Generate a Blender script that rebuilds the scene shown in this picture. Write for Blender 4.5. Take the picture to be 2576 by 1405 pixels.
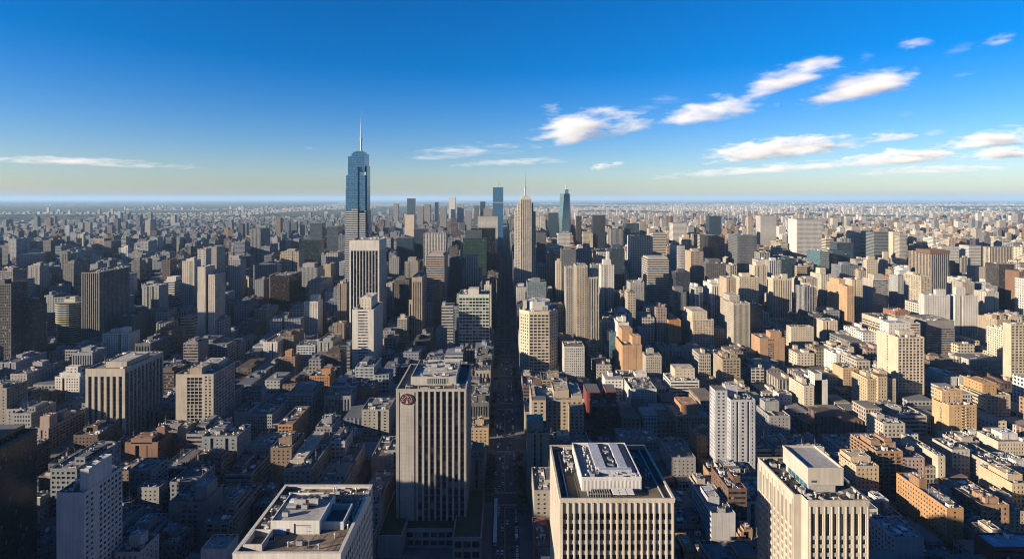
import bpy, math, random
import numpy as np
from math import radians, sin, cos, tan, pi
from mathutils import Vector

sc = bpy.context.scene
for o in list(bpy.data.objects):
    bpy.data.objects.remove(o)
random.seed(11)

# ------------------------------------------------------------------ camera, sky, sun, exposure
EYE = 260.0                       # eye height above the streets, metres
F, VX, HY = 1431.0, 1270.0, 499.0  # photo geometry: focal length, street vanishing point and horizon in photo pixels

cam = bpy.data.objects.new('camera', bpy.data.cameras.new('camera'))
sc.collection.objects.link(cam)
cam.location = (0, 0, EYE)
cam.rotation_euler = (radians(90), 0, 0)
cam.data.sensor_width = 36.0
cam.data.lens = 20.0
cam.data.shift_x = 18 / 2576
cam.data.shift_y = -(702.5 - HY) / 2576
cam.data.clip_start = 1.0
cam.data.clip_end = 400000.0
sc.camera = cam

SUN_EL, SUN_AZ = radians(14.0), radians(23)          # light travels towards +X and a little +Y
sun_from = Vector((-cos(SUN_AZ) * cos(SUN_EL), -sin(SUN_AZ) * cos(SUN_EL), sin(SUN_EL)))
world = bpy.data.worlds.new("World")
sc.world = world
world.use_nodes = True
wn, wl = world.node_tree.nodes, world.node_tree.links
bg = wn['Background']
sky = wn.new('ShaderNodeTexSky')
sky.sky_type = 'NISHITA'
sky.sun_disc = False
sky.sun_elevation = SUN_EL
sky.sun_rotation = math.atan2(sun_from.x, sun_from.y)
sky.altitude = 300
sky.air_density = 1.0
sky.dust_density = 0.55
sky.ozone_density = 2.2
hs = wn.new('ShaderNodeHueSaturation')
hs.inputs['Saturation'].default_value = 1.37
tint = wn.new('ShaderNodeMix'); tint.data_type = 'RGBA'; tint.blend_type = 'MULTIPLY'; tint.inputs[0].default_value = 1.0
tint.inputs[7].default_value = (0.144, 0.151, 0.194, 1)   # the camera's contrasty, slightly cool rendering of the sky
gam = wn.new('ShaderNodeGamma'); gam.inputs['Gamma'].default_value = 1.1
back = wn.new('ShaderNodeMix'); back.data_type = 'RGBA'; back.blend_type = 'MULTIPLY'; back.inputs[0].default_value = 1.0; back.clamp_result = False
back.inputs[7].default_value = (4.4, 4.4, 4.4, 1)
wl.new(sky.outputs[0], tint.inputs[6]); wl.new(tint.outputs[2], gam.inputs[0]); wl.new(gam.outputs[0], back.inputs[6]); wl.new(back.outputs[2], hs.inputs['Color'])
wl.new(hs.outputs[0], bg.inputs['Color'])
bg.inputs['Strength'].default_value = 0.066

sun = bpy.data.objects.new('sun', bpy.data.lights.new('sun', 'SUN'))
sc.collection.objects.link(sun)
sun.data.energy = 5.0
sun.data.angle = radians(0.5)
sun.data.color = (1.0, 0.82, 0.60)
sun.rotation_euler = (-sun_from).to_track_quat('-Z', 'Y').to_euler()

sc.view_settings.view_transform = 'Standard'
sc.view_settings.look = 'None'
sc.view_settings.exposure = 1.6
sc.view_settings.gamma = 1.0
sc.cycles.max_bounces = 10
sc.cycles.diffuse_bounces = 1
sc.cycles.glossy_bounces = 2
sc.cycles.volume_bounces = 8
sc.cycles.use_denoising = True
sc.cycles.filter_width = 1.05

# ------------------------------------------------------------------ small tools
def X(px, D): return (px - VX) * D / F
def Z(py, D): return EYE - (py - HY) * D / F
def DG(yb): return EYE * F / (yb - HY)              # distance of a ground point seen at photo row yb
def RD(py, z): return (EYE - z) * F / (py - HY)     # distance of a point at height z seen at photo row py
def PX(x, y): return VX + x * F / y
def PY(z, y): return HY + (EYE - z) * F / y

def link(o): sc.collection.objects.link(o); return o

def tag(o, label=None, cat=None, group=None, kind=None):
    if label: o['label'] = label
    if cat: o['category'] = cat
    if group: o['group'] = group
    if kind: o['kind'] = kind
    return o

def empty(name, loc, label, cat, group=None):
    o = bpy.data.objects.new(name, None)
    o.empty_display_size = 5
    o.location = loc
    link(o)
    return tag(o, label, cat, group)

def place(name, mesh, parent, loc=(0, 0, 0), rz=0.0, color=None):
    o = bpy.data.objects.new(name, mesh)
    o.location = loc
    o.rotation_euler = (0, 0, rz)
    if parent: o.parent = parent
    if color: o.color = (*color, 1)
    return link(o)

class NT:                                            # terse node-tree writer
    def __init__(s, name):
        s.m = bpy.data.materials.new(name); s.m.use_nodes = True
        s.n, s.l = s.m.node_tree.nodes, s.m.node_tree.links
        s.b = s.n['Principled BSDF']; s.out = s.n['Material Output']
    def new(s, t, **kw):
        x = s.n.new(t)
        for k, v in kw.items(): setattr(x, k, v)
        return x
    def put(s, sock, v):
        if isinstance(v, bpy.types.NodeSocket): s.l.new(v, sock)
        elif isinstance(v, (tuple, list)) and sock.type == 'RGBA': sock.default_value = (*v[:3], 1)
        else: sock.default_value = v
    def math(s, op, a, b=0.0, c=0.0):
        x = s.new('ShaderNodeMath', operation=op)
        s.put(x.inputs[0], a); s.put(x.inputs[1], b); s.put(x.inputs[2], c)
        return x.outputs[0]
    def mix(s, fac, a, b, blend='MIX'):
        x = s.new('ShaderNodeMix', data_type='RGBA', blend_type=blend)
        s.put(x.inputs[0], fac); s.put(x.inputs[6], a); s.put(x.inputs[7], b)
        return x.outputs[2]
    def noise(s, vec, scale, detail=2.0, rough=0.5):
        x = s.new('ShaderNodeTexNoise')
        if vec is not None: s.l.new(vec, x.inputs['Vector'])
        x.inputs['Scale'].default_value = scale; x.inputs['Detail'].default_value = detail
        x.inputs['Roughness'].default_value = rough
        return x.outputs[0]
    def ramp(s, v, lo, hi, a=0.0, b=1.0):
        x = s.new('ShaderNodeMapRange')
        s.put(x.inputs[0], v); s.put(x.inputs[1], lo); s.put(x.inputs[2], hi); s.put(x.inputs[3], a); s.put(x.inputs[4], b)
        return x.outputs[0]
    def pos(s): return s.new('ShaderNodeNewGeometry').outputs['Position']
    def scaled(s, vec, v):
        x = s.new('ShaderNodeVectorMath', operation='MULTIPLY')
        s.l.new(vec, x.inputs[0]); x.inputs[1].default_value = v
        return x.outputs[0]
    def uv(s):
        x = s.new('ShaderNodeSeparateXYZ')
        s.l.new(s.new('ShaderNodeUVMap').outputs[0], x.inputs[0])
        return x.outputs[0], x.outputs[1]
    def colour(s, src):
        if src == 'obj': return s.mix(1.0, s.new('ShaderNodeObjectInfo').outputs['Color'], (.54, .54, .54), 'MULTIPLY')
        if src == 'attr':
            return s.mix(1.0, s.new('ShaderNodeAttribute', attribute_name='Col').outputs['Color'], (.54, .54, .54), 'MULTIPLY')
        x = s.new('ShaderNodeRGB'); x.outputs[0].default_value = (*src, 1); return x.outputs[0]
    def set(s, **kw):
        for k, v in kw.items(): s.put(s.b.inputs[k.replace('_', ' ')], v)
        return s.m

def weathered(t, col, amt=0.22):
    p = t.pos()
    a = t.noise(p, 0.07, 3, 0.6)
    b = t.noise(t.scaled(p, (0.9, 0.9, 0.035)), 1.0, 3, 0.6)
    v = t.math('ADD', t.math('MULTIPLY', a, amt), t.math('MULTIPLY', b, amt * 1.3))
    v = t.ramp(v, amt * 0.7, amt * 1.65, 1 - amt * 1.15, 1 + amt * 0.5)
    c = t.mix(1.0, col, v, 'MULTIPLY')
    if amt > 0.3:                                      # rain streaks and old patches on masonry
        s1 = t.noise(t.scaled(p, (1.7, 1.7, 0.02)), 1.0, 4, 0.7)
        c = t.mix(t.ramp(s1, .54, .74, 0, .42), c, t.mix(1.0, c, (.52, .48, .43), 'MULTIPLY'))
        s2 = t.noise(t.scaled(p, (.16, .16, .22)), 1.0, 3, 0.75)
        c = t.mix(t.ramp(s2, .60, .66, 0, .2), c, t.mix(1.0, c, (1.25, 1.22, 1.18), 'MULTIPLY'))
    return c

def mat_wall(name='masonry', amt=0.34, rough=0.85):
    t = NT(name)
    return t.set(Base_Color=weathered(t, t.colour('obj'), amt), Roughness=rough)

def mat_plain(name, col, rough=0.7, metal=0.0, amt=0.18):
    t = NT(name)
    return t.set(Base_Color=weathered(t, t.colour(col), amt), Roughness=rough, Metallic=metal)

def mat_window():
    t = NT('window_glass')
    u, v = t.uv()
    blind = t.math('GREATER_THAN', u, 0.86)
    dark = t.mix(t.math('MULTIPLY', u, 1.0), (0.006, 0.009, 0.014), (0.03, 0.038, 0.05))
    c = t.mix(blind, dark, (0.16, 0.15, 0.13))
    return t.set(Base_Color=c, Roughness=0.1)

def mat_curtain(name, tint, bay=1.6, fl=3.9, metal=0.0, rough=0.14, line=(0.02, 0.025, 0.03), lw=0.08, spand=0.28):
    """Curtain wall: panes of slightly different tint, mullion lines and spandrel bands in metres of wall."""
    t = NT(name)
    u, v = t.uv()
    cu, cv = t.math('DIVIDE', u, bay), t.math('DIVIDE', v, fl)
    fu, fv = t.math('FRACT', cu), t.math('FRACT', cv)
    ids = t.new('ShaderNodeCombineXYZ')
    t.l.new(t.math('FLOOR', cu), ids.inputs[0]); t.l.new(t.math('FLOOR', cv), ids.inputs[1])
    wn_ = t.new('ShaderNodeTexWhiteNoise', noise_dimensions='2D')
    t.l.new(ids.outputs[0], wn_.inputs['Vector'])
    r = wn_.outputs['Value']
    base = t.colour(tint)
    pane = t.mix(1.0, base, t.ramp(r, 0, 1, 0.62, 1.3), 'MULTIPLY')
    pane = t.mix(t.math('GREATER_THAN', r, 0.975), pane, t.mix(0.25, base, (0.25, 0.24, 0.22)))
    sp = t.math('LESS_THAN', fv, spand)
    pane = t.mix(sp, pane, t.mix(1.0, base, (0.45, 0.45, 0.45), 'MULTIPLY'))
    m1 = t.math('MAXIMUM', t.math('LESS_THAN', fu, lw), t.math('LESS_THAN', fv, lw * 0.6))
    c = t.mix(m1, pane, line)
    return t.set(Base_Color=c, Roughness=t.ramp(r, 0, 1, rough, rough + 0.08), Metallic=metal)

def mat_facade(name, src, bay, fl, wf, hf, kind='grid', glass=(0.012, 0.016, 0.024)):
    """A far wall: windows in metres of wall, wall colour from the building."""
    t = NT(name)
    u, v = t.uv()
    cu, cv = t.math('DIVIDE', u, bay), t.math('DIVIDE', v, fl)
    fu, fv = t.math('FRACT', cu), t.math('FRACT', cv)
    iu = t.math('LESS_THAN', t.math('ABSOLUTE', t.math('SUBTRACT', fu, 0.5)), wf / 2)
    iv = t.math('LESS_THAN', t.math('ABSOLUTE', t.math('SUBTRACT', fv, 0.52)), hf / 2)
    ids = t.new('ShaderNodeCombineXYZ')
    t.l.new(t.math('FLOOR', cu), ids.inputs[0]); t.l.new(t.math('FLOOR', cv), ids.inputs[1])
    wn_ = t.new('ShaderNodeTexWhiteNoise', noise_dimensions='2D')
    t.l.new(ids.outputs[0], wn_.inputs['Vector'])
    r = wn_.outputs['Value']
    win = t.math('MULTIPLY', iu, iv)
    g = t.mix(t.math('GREATER_THAN', r, 0.85), glass, (0.12, 0.115, 0.1))
    g = t.mix(t.math('MULTIPLY', r, 0.6), g, (0.04, 0.05, 0.065))
    wall = weathered(t, t.colour(src), 0.2)
    c = t.mix(win, wall, g)
    return t.set(Base_Color=c, Roughness=t.ramp(win, 0, 1, 0.85, 0.25))

def mat_roof():
    t = NT('roofing')
    p = t.pos()
    c = t.colour('obj')
    n1 = t.noise(p, 0.16, 4, 0.65); n2 = t.noise(p, 1.2, 3, 0.6)
    vor = t.new('ShaderNodeTexVoronoi'); vor.inputs['Scale'].default_value = 0.11
    t.l.new(p, vor.inputs['Vector'])
    sep = t.new('ShaderNodeSeparateColor'); t.l.new(vor.outputs['Color'], sep.inputs[0])
    v = t.math('ADD', t.math('MULTIPLY', n1, 0.9), t.math('MULTIPLY', n2, 0.35))
    v = t.math('ADD', v, t.math('MULTIPLY', sep.outputs[0], 0.45))
    return t.set(Base_Color=t.mix(1.0, c, t.ramp(v, 0.4, 1.2, 0.35, 1.5), 'MULTIPLY'), Roughness=0.9)

M = {}
M['wall'] = mat_wall()
M['glass'] = mat_window()
M['spandrel'] = mat_plain('spandrel_panel', (0.05, 0.052, 0.056), 0.5)
M['roof'] = mat_roof()
M['metal'] = mat_plain('painted_metal', (0.32, 0.32, 0.315), 0.45, 0.3)
M['darkmetal'] = mat_plain('dark_metal', (0.06, 0.06, 0.065), 0.5, 0.4)
M['white'] = mat_plain('white_paint', (0.50, 0.49, 0.47), 0.6)
M['rust'] = mat_plain('timber_tank', (0.16, 0.1, 0.06), 0.85)
M['steel'] = mat_plain('mast_steel', (0.22, 0.24, 0.27), 0.5, 0.3)
M['cglass'] = mat_curtain('curtain_wall_dark', 'obj')
M['blueglass'] = mat_curtain('curtain_wall_blue', (0.055, 0.15, 0.28), 1.5, 3.9, 0.45, 0.14, (0.03, 0.08, 0.12), 0.08, 0.25)
M['tealglass'] = mat_curtain('curtain_wall_teal', (0.05, 0.125, 0.16), 3.0, 4.2, 0.35, 0.15, (0.3, 0.34, 0.33), 0.09, 0.2)
for k, a in dict(grid=(4.6, 4.6, .58, .58), small=(4.6, 4.2, .46, .46), bands=(1.5, 5.0, .97, .52), piers=(4.4, 3.8, .6, .95),
                 fine=(3.0, 4.4, .6, .66), balcony=(6.0, 4.0, .74, .6)).items():
    M['f_' + k] = mat_facade('facade_' + k, 'obj', *a)
    M['c_' + k] = mat_facade('city_' + k, 'attr', *a)

# ------------------------------------------------------------------ mesh builder: quads in a building's own metres
class MB:
    def __init__(s): s.q, s.m, s.uv, s.slots = [], [], [], []
    def slot(s, key):
        if key not in s.slots: s.slots.append(key)
        return s.slots.index(key)
    def quads(s, a, key, uv=None):
        a = np.asarray(a, float).reshape(-1, 4, 3)
        if not len(a): return
        s.q.append(a); s.m.append(np.full(len(a), s.slot(key), np.int32))
        s.uv.append(np.zeros((len(a), 4, 2)) if uv is None else np.asarray(uv, float).reshape(-1, 4, 2))
    def box(s, x0, x1, y0, y1, z0, z1, key, top=None, bottom=False):
        p = lambda x, y, z: (x, y, z)
        sides = [((x0, y0), (x1, y0)), ((x1, y0), (x1, y1)), ((x1, y1), (x0, y1)), ((x0, y1), (x0, y0))]
        for (a, b) in sides:
            L = math.hypot(b[0] - a[0], b[1] - a[1])
            s.quads([[(*a, z0), (*b, z0), (*b, z1), (*a, z1)]], key, [[(0, z0), (L, z0), (L, z1), (0, z1)]])
        s.quads([[(x0, y0, z1), (x1, y0, z1), (x1, y1, z1), (x0, y1, z1)]], top or key, [[(x0, y0), (x1, y0), (x1, y1), (x0, y1)]])
        if bottom: s.quads([[(x0, y1, z0), (x1, y1, z0), (x1, y0, z0), (x0, y0, z0)]], key)
    def cyl(s, cx, cy, z0, z1, r0, r1, n, key, cap=True):
        a = np.arange(n) * 2 * pi / n
        for i in range(n):
            j = (i + 1) % n
            s.quads([[(cx + r0 * cos(a[i]), cy + r0 * sin(a[i]), z0), (cx + r0 * cos(a[j]), cy + r0 * sin(a[j]), z0),
                      (cx + r1 * cos(a[j]), cy + r1 * sin(a[j]), z1), (cx + r1 * cos(a[i]), cy + r1 * sin(a[i]), z1)]], key)
        if cap and r1 > 0.01:
            for i in range(0, n):
                j = (i + 1) % n
                s.quads([[(cx, cy, z1), (cx + r1 * cos(a[i]), cy + r1 * sin(a[i]), z1), (cx + r1 * cos((a[i] + a[i] + 2 * pi / n) / 2), cy + r1 * sin((a[i] + a[i] + 2 * pi / n) / 2), z1),
                          (cx + r1 * cos(a[j]), cy + r1 * sin(a[j]), z1)]], key)
    def poly_top(s, pts, z, key):                    # convex cap as fan quads/triangles
        n = len(pts); c = (sum(p[0] for p in pts) / n, sum(p[1] for p in pts) / n)
        for i in range(n):
            a, b = pts[i], pts[(i + 1) % n]; m = ((a[0] + b[0]) / 2, (a[1] + b[1]) / 2)
            s.quads([[(*c, z), (*a, z), (*m, z), (*b, z)]], key)
    def mesh(s, name):
        q = np.concatenate(s.q); m = np.concatenate(s.m); uv = np.concatenate(s.uv)
        pts = q.reshape(-1, 3)
        k = np.round(pts * 500).astype(np.int64) + (1 << 20)
        key = (k[:, 0] << 42) | (k[:, 1] << 21) | k[:, 2]
        _, first, inv = np.unique(key, return_index=True, return_inverse=True)
        inv = inv.reshape(-1, 4)
        bad = np.zeros(len(inv), bool)
        srt = np.sort(inv, axis=1); dup = (srt[:, 1:] == srt[:, :-1]).sum(axis=1)
        me = bpy.data.meshes.new(name)
        ok = dup == 0
        if not ok.all():                             # drop quads that collapsed to a line
            inv, m, uv = inv[ok], m[ok], uv[ok]
        co = pts[first]
        me.vertices.add(len(co)); me.vertices.foreach_set('co', co.ravel())
        n = len(inv)
        me.loops.add(n * 4); me.loops.foreach_set('vertex_index', inv.ravel().astype(np.int32))
        me.polygons.add(n); me.polygons.foreach_set('loop_start', np.arange(n, dtype=np.int32) * 4)
        me.polygons.foreach_set('material_index', m)
        ul = me.uv_layers.new(name='UVMap'); ul.data.foreach_set('uv', uv.ravel().astype(np.float32))
        for sl in s.slots: me.materials.append(M[sl])
        me.update()
        me.shade_flat() if hasattr(me, 'shade_flat') else None
        return me
    def put(s, name, parent, color=None, loc=(0, 0, 0), rz=0.0):
        return place(name, s.mesh(name), parent, loc, rz, color)

rng = np.random.default_rng(5)

def facade(mb, a, b, z0, z1, st, wins=None):
    """One wall from corner a to corner b (seen from outside a is the near-hand end), z0..z1, with real recessed windows."""
    ax, ay = a; L = math.hypot(b[0] - a[0], b[1] - a[1])
    if L < 0.05 or z1 - z0 < 0.05: return
    ux, uy = (b[0] - ax) / L, (b[1] - ay) / L
    nx, ny = uy, -ux
    def em(u0, u1, v0, v1, key, d0=0.0, d1=None, uv=None):
        u0, u1, v0, v1 = np.broadcast_arrays(*(np.atleast_1d(np.asarray(t, float)) for t in (u0, u1, v0, v1)))
        u0, u1, v0, v1 = u0.ravel(), u1.ravel(), v0.ravel(), v1.ravel()
        d1 = d0 if d1 is None else d1                 # d0: depth at u0, d1: depth at u1
        def P(u, v, d): return np.stack([ax + ux * u - nx * d, ay + uy * u - ny * d, v], -1)
        q = np.stack([P(u0, v0, d0), P(u1, v0, d1), P(u1, v1, d1), P(u0, v1, d0)], 1)
        if uv == 'rand':
            r = rng.random(len(u0)); t = np.repeat(np.stack([r, r], -1)[:, None, :], 4, 1)
        else:
            t = np.stack([np.stack([u0, v0], -1), np.stack([u1, v0], -1), np.stack([u1, v1], -1), np.stack([u0, v1], -1)], 1)
        mb.quads(q, key, t)
    def sill(u0, u1, v, d, key, up):                  # horizontal reveal at height v between depth 0 and d
        u0, u1, v = np.broadcast_arrays(*(np.atleast_1d(np.asarray(t, float)) for t in (u0, u1, v)))
        u0, u1, v = u0.ravel(), u1.ravel(), v.ravel()
        def P(u, dd): return np.stack([ax + ux * u - nx * dd, ay + uy * u - ny * dd, v], -1)
        q = np.stack([P(u0, 0), P(u1, 0), P(u1, d), P(u0, d)], 1) if up else np.stack([P(u0, d), P(u1, d), P(u1, 0), P(u0, 0)], 1)
        mb.quads(q, key, np.zeros((len(q), 4, 2)))
    k = st['k']; W = st.get('mat', 'wall')
    if k in ('blank', 'glass', 'shader'):
        em(0, L, z0, z1, W); return
    m = min(st.get('m', .6), L * .3); rec = st.get('rec', .35)
    top, base = st.get('top', 1.6), st.get('base', 0.0)
    if z1 - z0 < top + base + 2.5 or L < 2 * m + 1.0:
        em(0, L, z0, z1, W); return
    n = max(1, int(round((L - 2 * m) / st['bay']))); bw = (L - 2 * m) / n
    nf = max(1, int(round((z1 - z0 - top - base) / st['fl']))); fh = (z1 - z0 - top - base) / nf
    i = np.arange(n)
    wl_, wr_ = m + i * bw + bw * (1 - st['wf']) / 2, m + i * bw + bw * (1 + st['wf']) / 2
    j = np.arange(nf)
    vb = z0 + base + j * fh + fh * st.get('sl', .3); vt = np.minimum(vb + fh * st['hf'], z0 + base + (j + 1) * fh - .05)
    if 'skip' in st: keep = np.array([x not in st['skip'] and (x - n) not in st['skip'] for x in i]); wl_, wr_ = wl_[keep], wr_[keep]
    tall = st.get('tall')
    if tall:                                          # uppermost rows merged into one tall window
        vb = np.append(vb[:-tall], vb[-tall]); vt = np.append(vt[:-tall], vt[-1])
    if k == 'piers':
        lo, hi = z0 + base, z1 - top
        em(0, L, hi, z1, W)
        if base > 0: em(0, L, z0, lo, W)
        e0, e1 = np.append(0, wr_), np.append(wl_, L)
        em(e0, e1, lo, hi, W)
        em(wl_, wl_, lo, hi, W, 0.0, rec); em(wr_, wr_, lo, hi, W, rec, 0.0)
        sill(wl_, wr_, hi, rec, W, False); sill(wl_, wr_, lo, rec, W, True)
        G1, G2 = np.meshgrid(wl_, vb); H1, H2 = np.meshgrid(wr_, vt)
        vs = np.append(z0 + base, vt); ve = np.append(vb, hi)
        ok = ve - vs > .02
        A0, B0 = np.meshgrid(wl_, vs[ok]); A1, B1 = np.meshgrid(wr_, ve[ok])
        em(A0, A1, B0, B1, st.get('sp', 'spandrel'), rec - st.get('spd', 0.0), None)
        if wins is not None:
            for p in zip(G1.ravel(), H1.ravel(), G2.ravel(), H2.ravel()): wins.append((p, rec, (ax, ay), (ux, uy)))
        else: em(G1, H1, G2, H2, 'glass', rec, None, 'rand')
        return
    if k == 'bands':
        wl_, wr_ = np.array([m]), np.array([L - m])
    es, ee = np.append(z0, vt), np.append(vb, z1)
    em(0, L, es, ee, W)
    e0, e1 = np.append(0, wr_), np.append(wl_, L)
    E0, V0 = np.meshgrid(e0, vb); E1, V1 = np.meshgrid(e1, vt)
    em(E0, E1, V0, V1, W)
    A0, B0 = np.meshgrid(wl_, vb); A1, B1 = np.meshgrid(wr_, vt)
    em(A0, A0, B0, B1, W, 0.0, rec); em(A1, A1, B0, B1, W, rec, 0.0)
    sill(A0, A1, B0, rec, W, True); sill(A0, A1, B1, rec, W, False)
    if k == 'bands':
        nn = max(1, int((L - 2 * m) / st['bay'])); cuts = np.linspace(m, L - m, nn + 1)
        A0, B0 = np.meshgrid(cuts[:-1], vb); A1, B1 = np.meshgrid(cuts[1:], vt)
    if wins is not None:
        for p in zip(A0.ravel(), A1.ravel(), B0.ravel(), B1.ravel()): wins.append((p, rec, (ax, ay), (ux, uy)))
    else: em(A0, A1, B0, B1, 'glass', rec, None, 'rand')
    if st.get('fin'):                                 # proud vertical fins between the bays
        fx = np.append(m + i * bw, L - m); fw, fd = st['fin']
        em(fx - fw, fx + fw, z0, z1 - st.get('fintop', 0), W, -fd)
        em(fx - fw, fx - fw, z0, z1 - st.get('fintop', 0), W, 0.0, -fd); em(fx + fw, fx + fw, z0, z1 - st.get('fintop', 0), W, -fd, 0.0)
    if st.get('slab'):                                # balcony slabs standing out of the wall at each floor
        d = st['slab']
        for v in vb: 
            x0, x1 = m, L - m
            P = lambda u, dd, z: (ax + ux * u - nx * dd, ay + uy * u - ny * dd, z)
            z, h = v - .25, 1.05
            mb.quads([[P(x0, -d, z), P(x1, -d, z), P(x1, -d, z + h), P(x0, -d, z + h)],
                      [P(x0, 0, z), P(x0, -d, z), P(x0, -d, z + h), P(x0, 0, z + h)],
                      [P(x1, -d, z), P(x1, 0, z), P(x1, 0, z + h), P(x1, -d, z + h)],
                      [P(x0, 0, z), P(x1, 0, z), P(x1, -d, z), P(x0, -d, z)]], W)

STY = dict(
    grid=dict(k='grid', bay=3.3, fl=3.5, wf=.5, hf=.5, rec=.35, m=.8),
    small=dict(k='grid', bay=4.0, fl=3.2, wf=.36, hf=.42, rec=.3, m=1.2),
    wide=dict(k='grid', bay=4.4, fl=3.6, wf=.72, hf=.5, rec=.45, m=.8),
    fine=dict(k='grid', bay=1.9, fl=3.6, wf=.6, hf=.6, rec=.3, m=.6),
    bands=dict(k='bands', bay=2.0, fl=3.8, wf=1, hf=.48, rec=.5, m=.5, sl=.35),
    piers=dict(k='piers', bay=3.4, fl=3.8, wf=.5, hf=.62, rec=.8, m=1.0, top=4, sl=.3),
    finepiers=dict(k='piers', bay=2.0, fl=3.8, wf=.5, hf=.6, rec=.5, m=.8, top=2.5, sl=.3),
    balcony=dict(k='grid', bay=4.6, fl=3.1, wf=.7, hf=.6, rec=.6, m=.6, slab=1.2),
    blank=dict(k='blank'),
    dark=dict(k='glass', mat='cglass'),
    blue=dict(k='glass', mat='blueglass'),
    teal=dict(k='glass', mat='tealglass'),
)
FAR = dict(grid='grid', small='small', wide='balcony', fine='fine', bands='bands', piers='piers', finepiers='fine', balcony='balcony')

def style(s, D=0, **kw):
    """A facade style by name (or (name, changes)); beyond 1150 m the wall's windows are drawn by the wall's own material."""
    ch = {}
    if isinstance(s, tuple): s, ch = s
    if D > 1150 and s in FAR: return dict(k='shader', mat='f_' + FAR[s])
    return {**STY[s], **ch, **kw}
# ------------------------------------------------------------------ roof equipment (shared meshes, every unit its own object)
def lib_ac():
    b = MB(); b.box(-1.2, 1.2, -.9, .9, .35, 1.9, 'metal', bottom=True)
    for x in (-1, 1):
        for y in (-.7, .7): b.box(x - .08, x + .08, y - .08, y + .08, 0, .35, 'darkmetal')
    b.cyl(-.55, 0, 1.9, 2.1, .48, .48, 10, 'darkmetal'); b.cyl(.55, 0, 1.9, 2.1, .48, .48, 10, 'darkmetal')
    return b.mesh('air_conditioner')
def lib_cool():
    b = MB(); b.box(-2.4, 2.4, -1.6, 1.6, .5, 3.2, 'metal', bottom=True)
    for x in (-2.2, 0, 2.2):
        for y in (-1.4, 1.4): b.box(x - .12, x + .12, y - .12, y + .12, 0, .5, 'darkmetal')
    for x in (-1.2, 1.2): b.cyl(x, 0, 3.2, 3.8, .95, 1.05, 12, 'darkmetal')
    b.box(-2.42, -2.4, -1.3, 1.3, .8, 2.6, 'darkmetal'); b.box(2.4, 2.42, -1.3, 1.3, .8, 2.6, 'darkmetal')
    return b.mesh('cooling_tower')
def lib_tank():
    b = MB()
    for x in (-1, 1):
        for y in (-1, 1): b.box(x - .14, x + .14, y - .14, y + .14, 0, 2.6, 'darkmetal')
    b.box(-1.3, 1.3, -1.3, 1.3, 2.5, 2.7, 'darkmetal', bottom=True)
    b.cyl(0, 0, 2.7, 6.0, 1.7, 1.6, 12, 'rust'); b.cyl(0, 0, 6.0, 7.2, 1.75, .05, 12, 'darkmetal')
    return b.mesh('water_tank')
def lib_pipe():
    b = MB(); b.cyl(0, 0, 0, 1.6, .28, .28, 8, 'metal'); b.cyl(0, 0, 1.6, 2.0, .5, .35, 8, 'metal')
    return b.mesh('vent_pipe')
def lib_duct():
    b = MB(); b.box(-4, 4, -.5, .5, .5, 1.4, 'metal', bottom=True)
    for x in (-3.5, -1.2, 1.2, 3.5): b.box(x - .1, x + .1, -.45, .45, 0, .5, 'darkmetal')
    b.box(3.1, 4.0, -.9, .9, .4, 2.1, 'metal')
    return b.mesh('air_duct')
def lib_hut():
    b = MB(); b.box(-2, 2, -1.6, 1.6, 0, 2.8, 'white', 'roofdark'); b.box(-2.15, 2.15, -1.75, 1.75, 2.8, 3.0, 'white', 'roofdark', True)
    b.box(-.5, .5, -1.63, -1.6, 0, 2.1, 'darkmetal'); b.box(1.1, 1.7, -1.63, -1.6, 1.2, 1.9, 'glass')
    return b.mesh('stair_hut')
def lib_sky():
    b = MB(); b.box(-1.5, 1.5, -1, 1, 0, .5, 'white'); 
    b.quads([[(-1.5, -1, .5), (1.5, -1, .5), (1.5, 0, 1.1), (-1.5, 0, 1.1)], [(-1.5, 0, 1.1), (1.5, 0, 1.1), (1.5, 1, .5), (-1.5, 1, .5)]], 'glass')
    b.quads([[(-1.5, -1, .5), (-1.5, 0, 1.1), (-1.5, 0, .5), (-1.5, -1, .5)]], 'white')
    return b.mesh('skylight')
def lib_dish():
    b = MB(); b.cyl(0, 0, 0, 1.0, .12, .12, 6, 'darkmetal'); b.cyl(0, 0, 1.0, 1.15, .2, .9, 12, 'white', False); b.cyl(0, 0, 1.15, 1.2, .9, .95, 12, 'white')
    return b.mesh('satellite_dish')
def lib_mast():
    b = MB(); b.cyl(0, 0, 0, 9, .16, .05, 6, 'steel'); 
    for z in (4.5, 6, 7.5): b.box(-.9, .9, -.05, .05, z, z + .1, 'steel', bottom=True)
    b.box(-.6, .6, -.6, .6, 0, .3, 'darkmetal')
    return b.mesh('antenna')
def lib_deck():
    b = MB(); b.box(-2.2, 2.2, -3, 3, .25, .7, 'darkmetal', bottom=True); b.box(-1.9, 1.9, -2.7, -.2, .7, 1.5, 'metal'); b.box(-1.9, 1.2, .3, 2.6, .7, 1.9, 'white')
    b.box(-2.1, -1.8, -2.8, 2.8, 0, .25, 'darkmetal'); b.box(1.8, 2.1, -2.8, 2.8, 0, .25, 'darkmetal')
    return b.mesh('ventilation_unit')
M['roofdark'] = mat_plain('roof_felt', (0.07, 0.07, 0.075), 0.95)
LIB = dict(air_conditioner=lib_ac(), cooling_tower=lib_cool(), water_tank=lib_tank(), vent_pipe=lib_pipe(), air_duct=lib_duct(),
           stair_hut=lib_hut(), skylight=lib_sky(), satellite_dish=lib_dish(), antenna=lib_mast(), ventilation_unit=lib_deck())
RAD = dict(air_conditioner=1.6, cooling_tower=2.9, water_tank=2.0, vent_pipe=.6, air_duct=4.1, stair_hut=2.6, skylight=1.9, satellite_dish=1.0, antenna=1.0, ventilation_unit=3.6)

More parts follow.
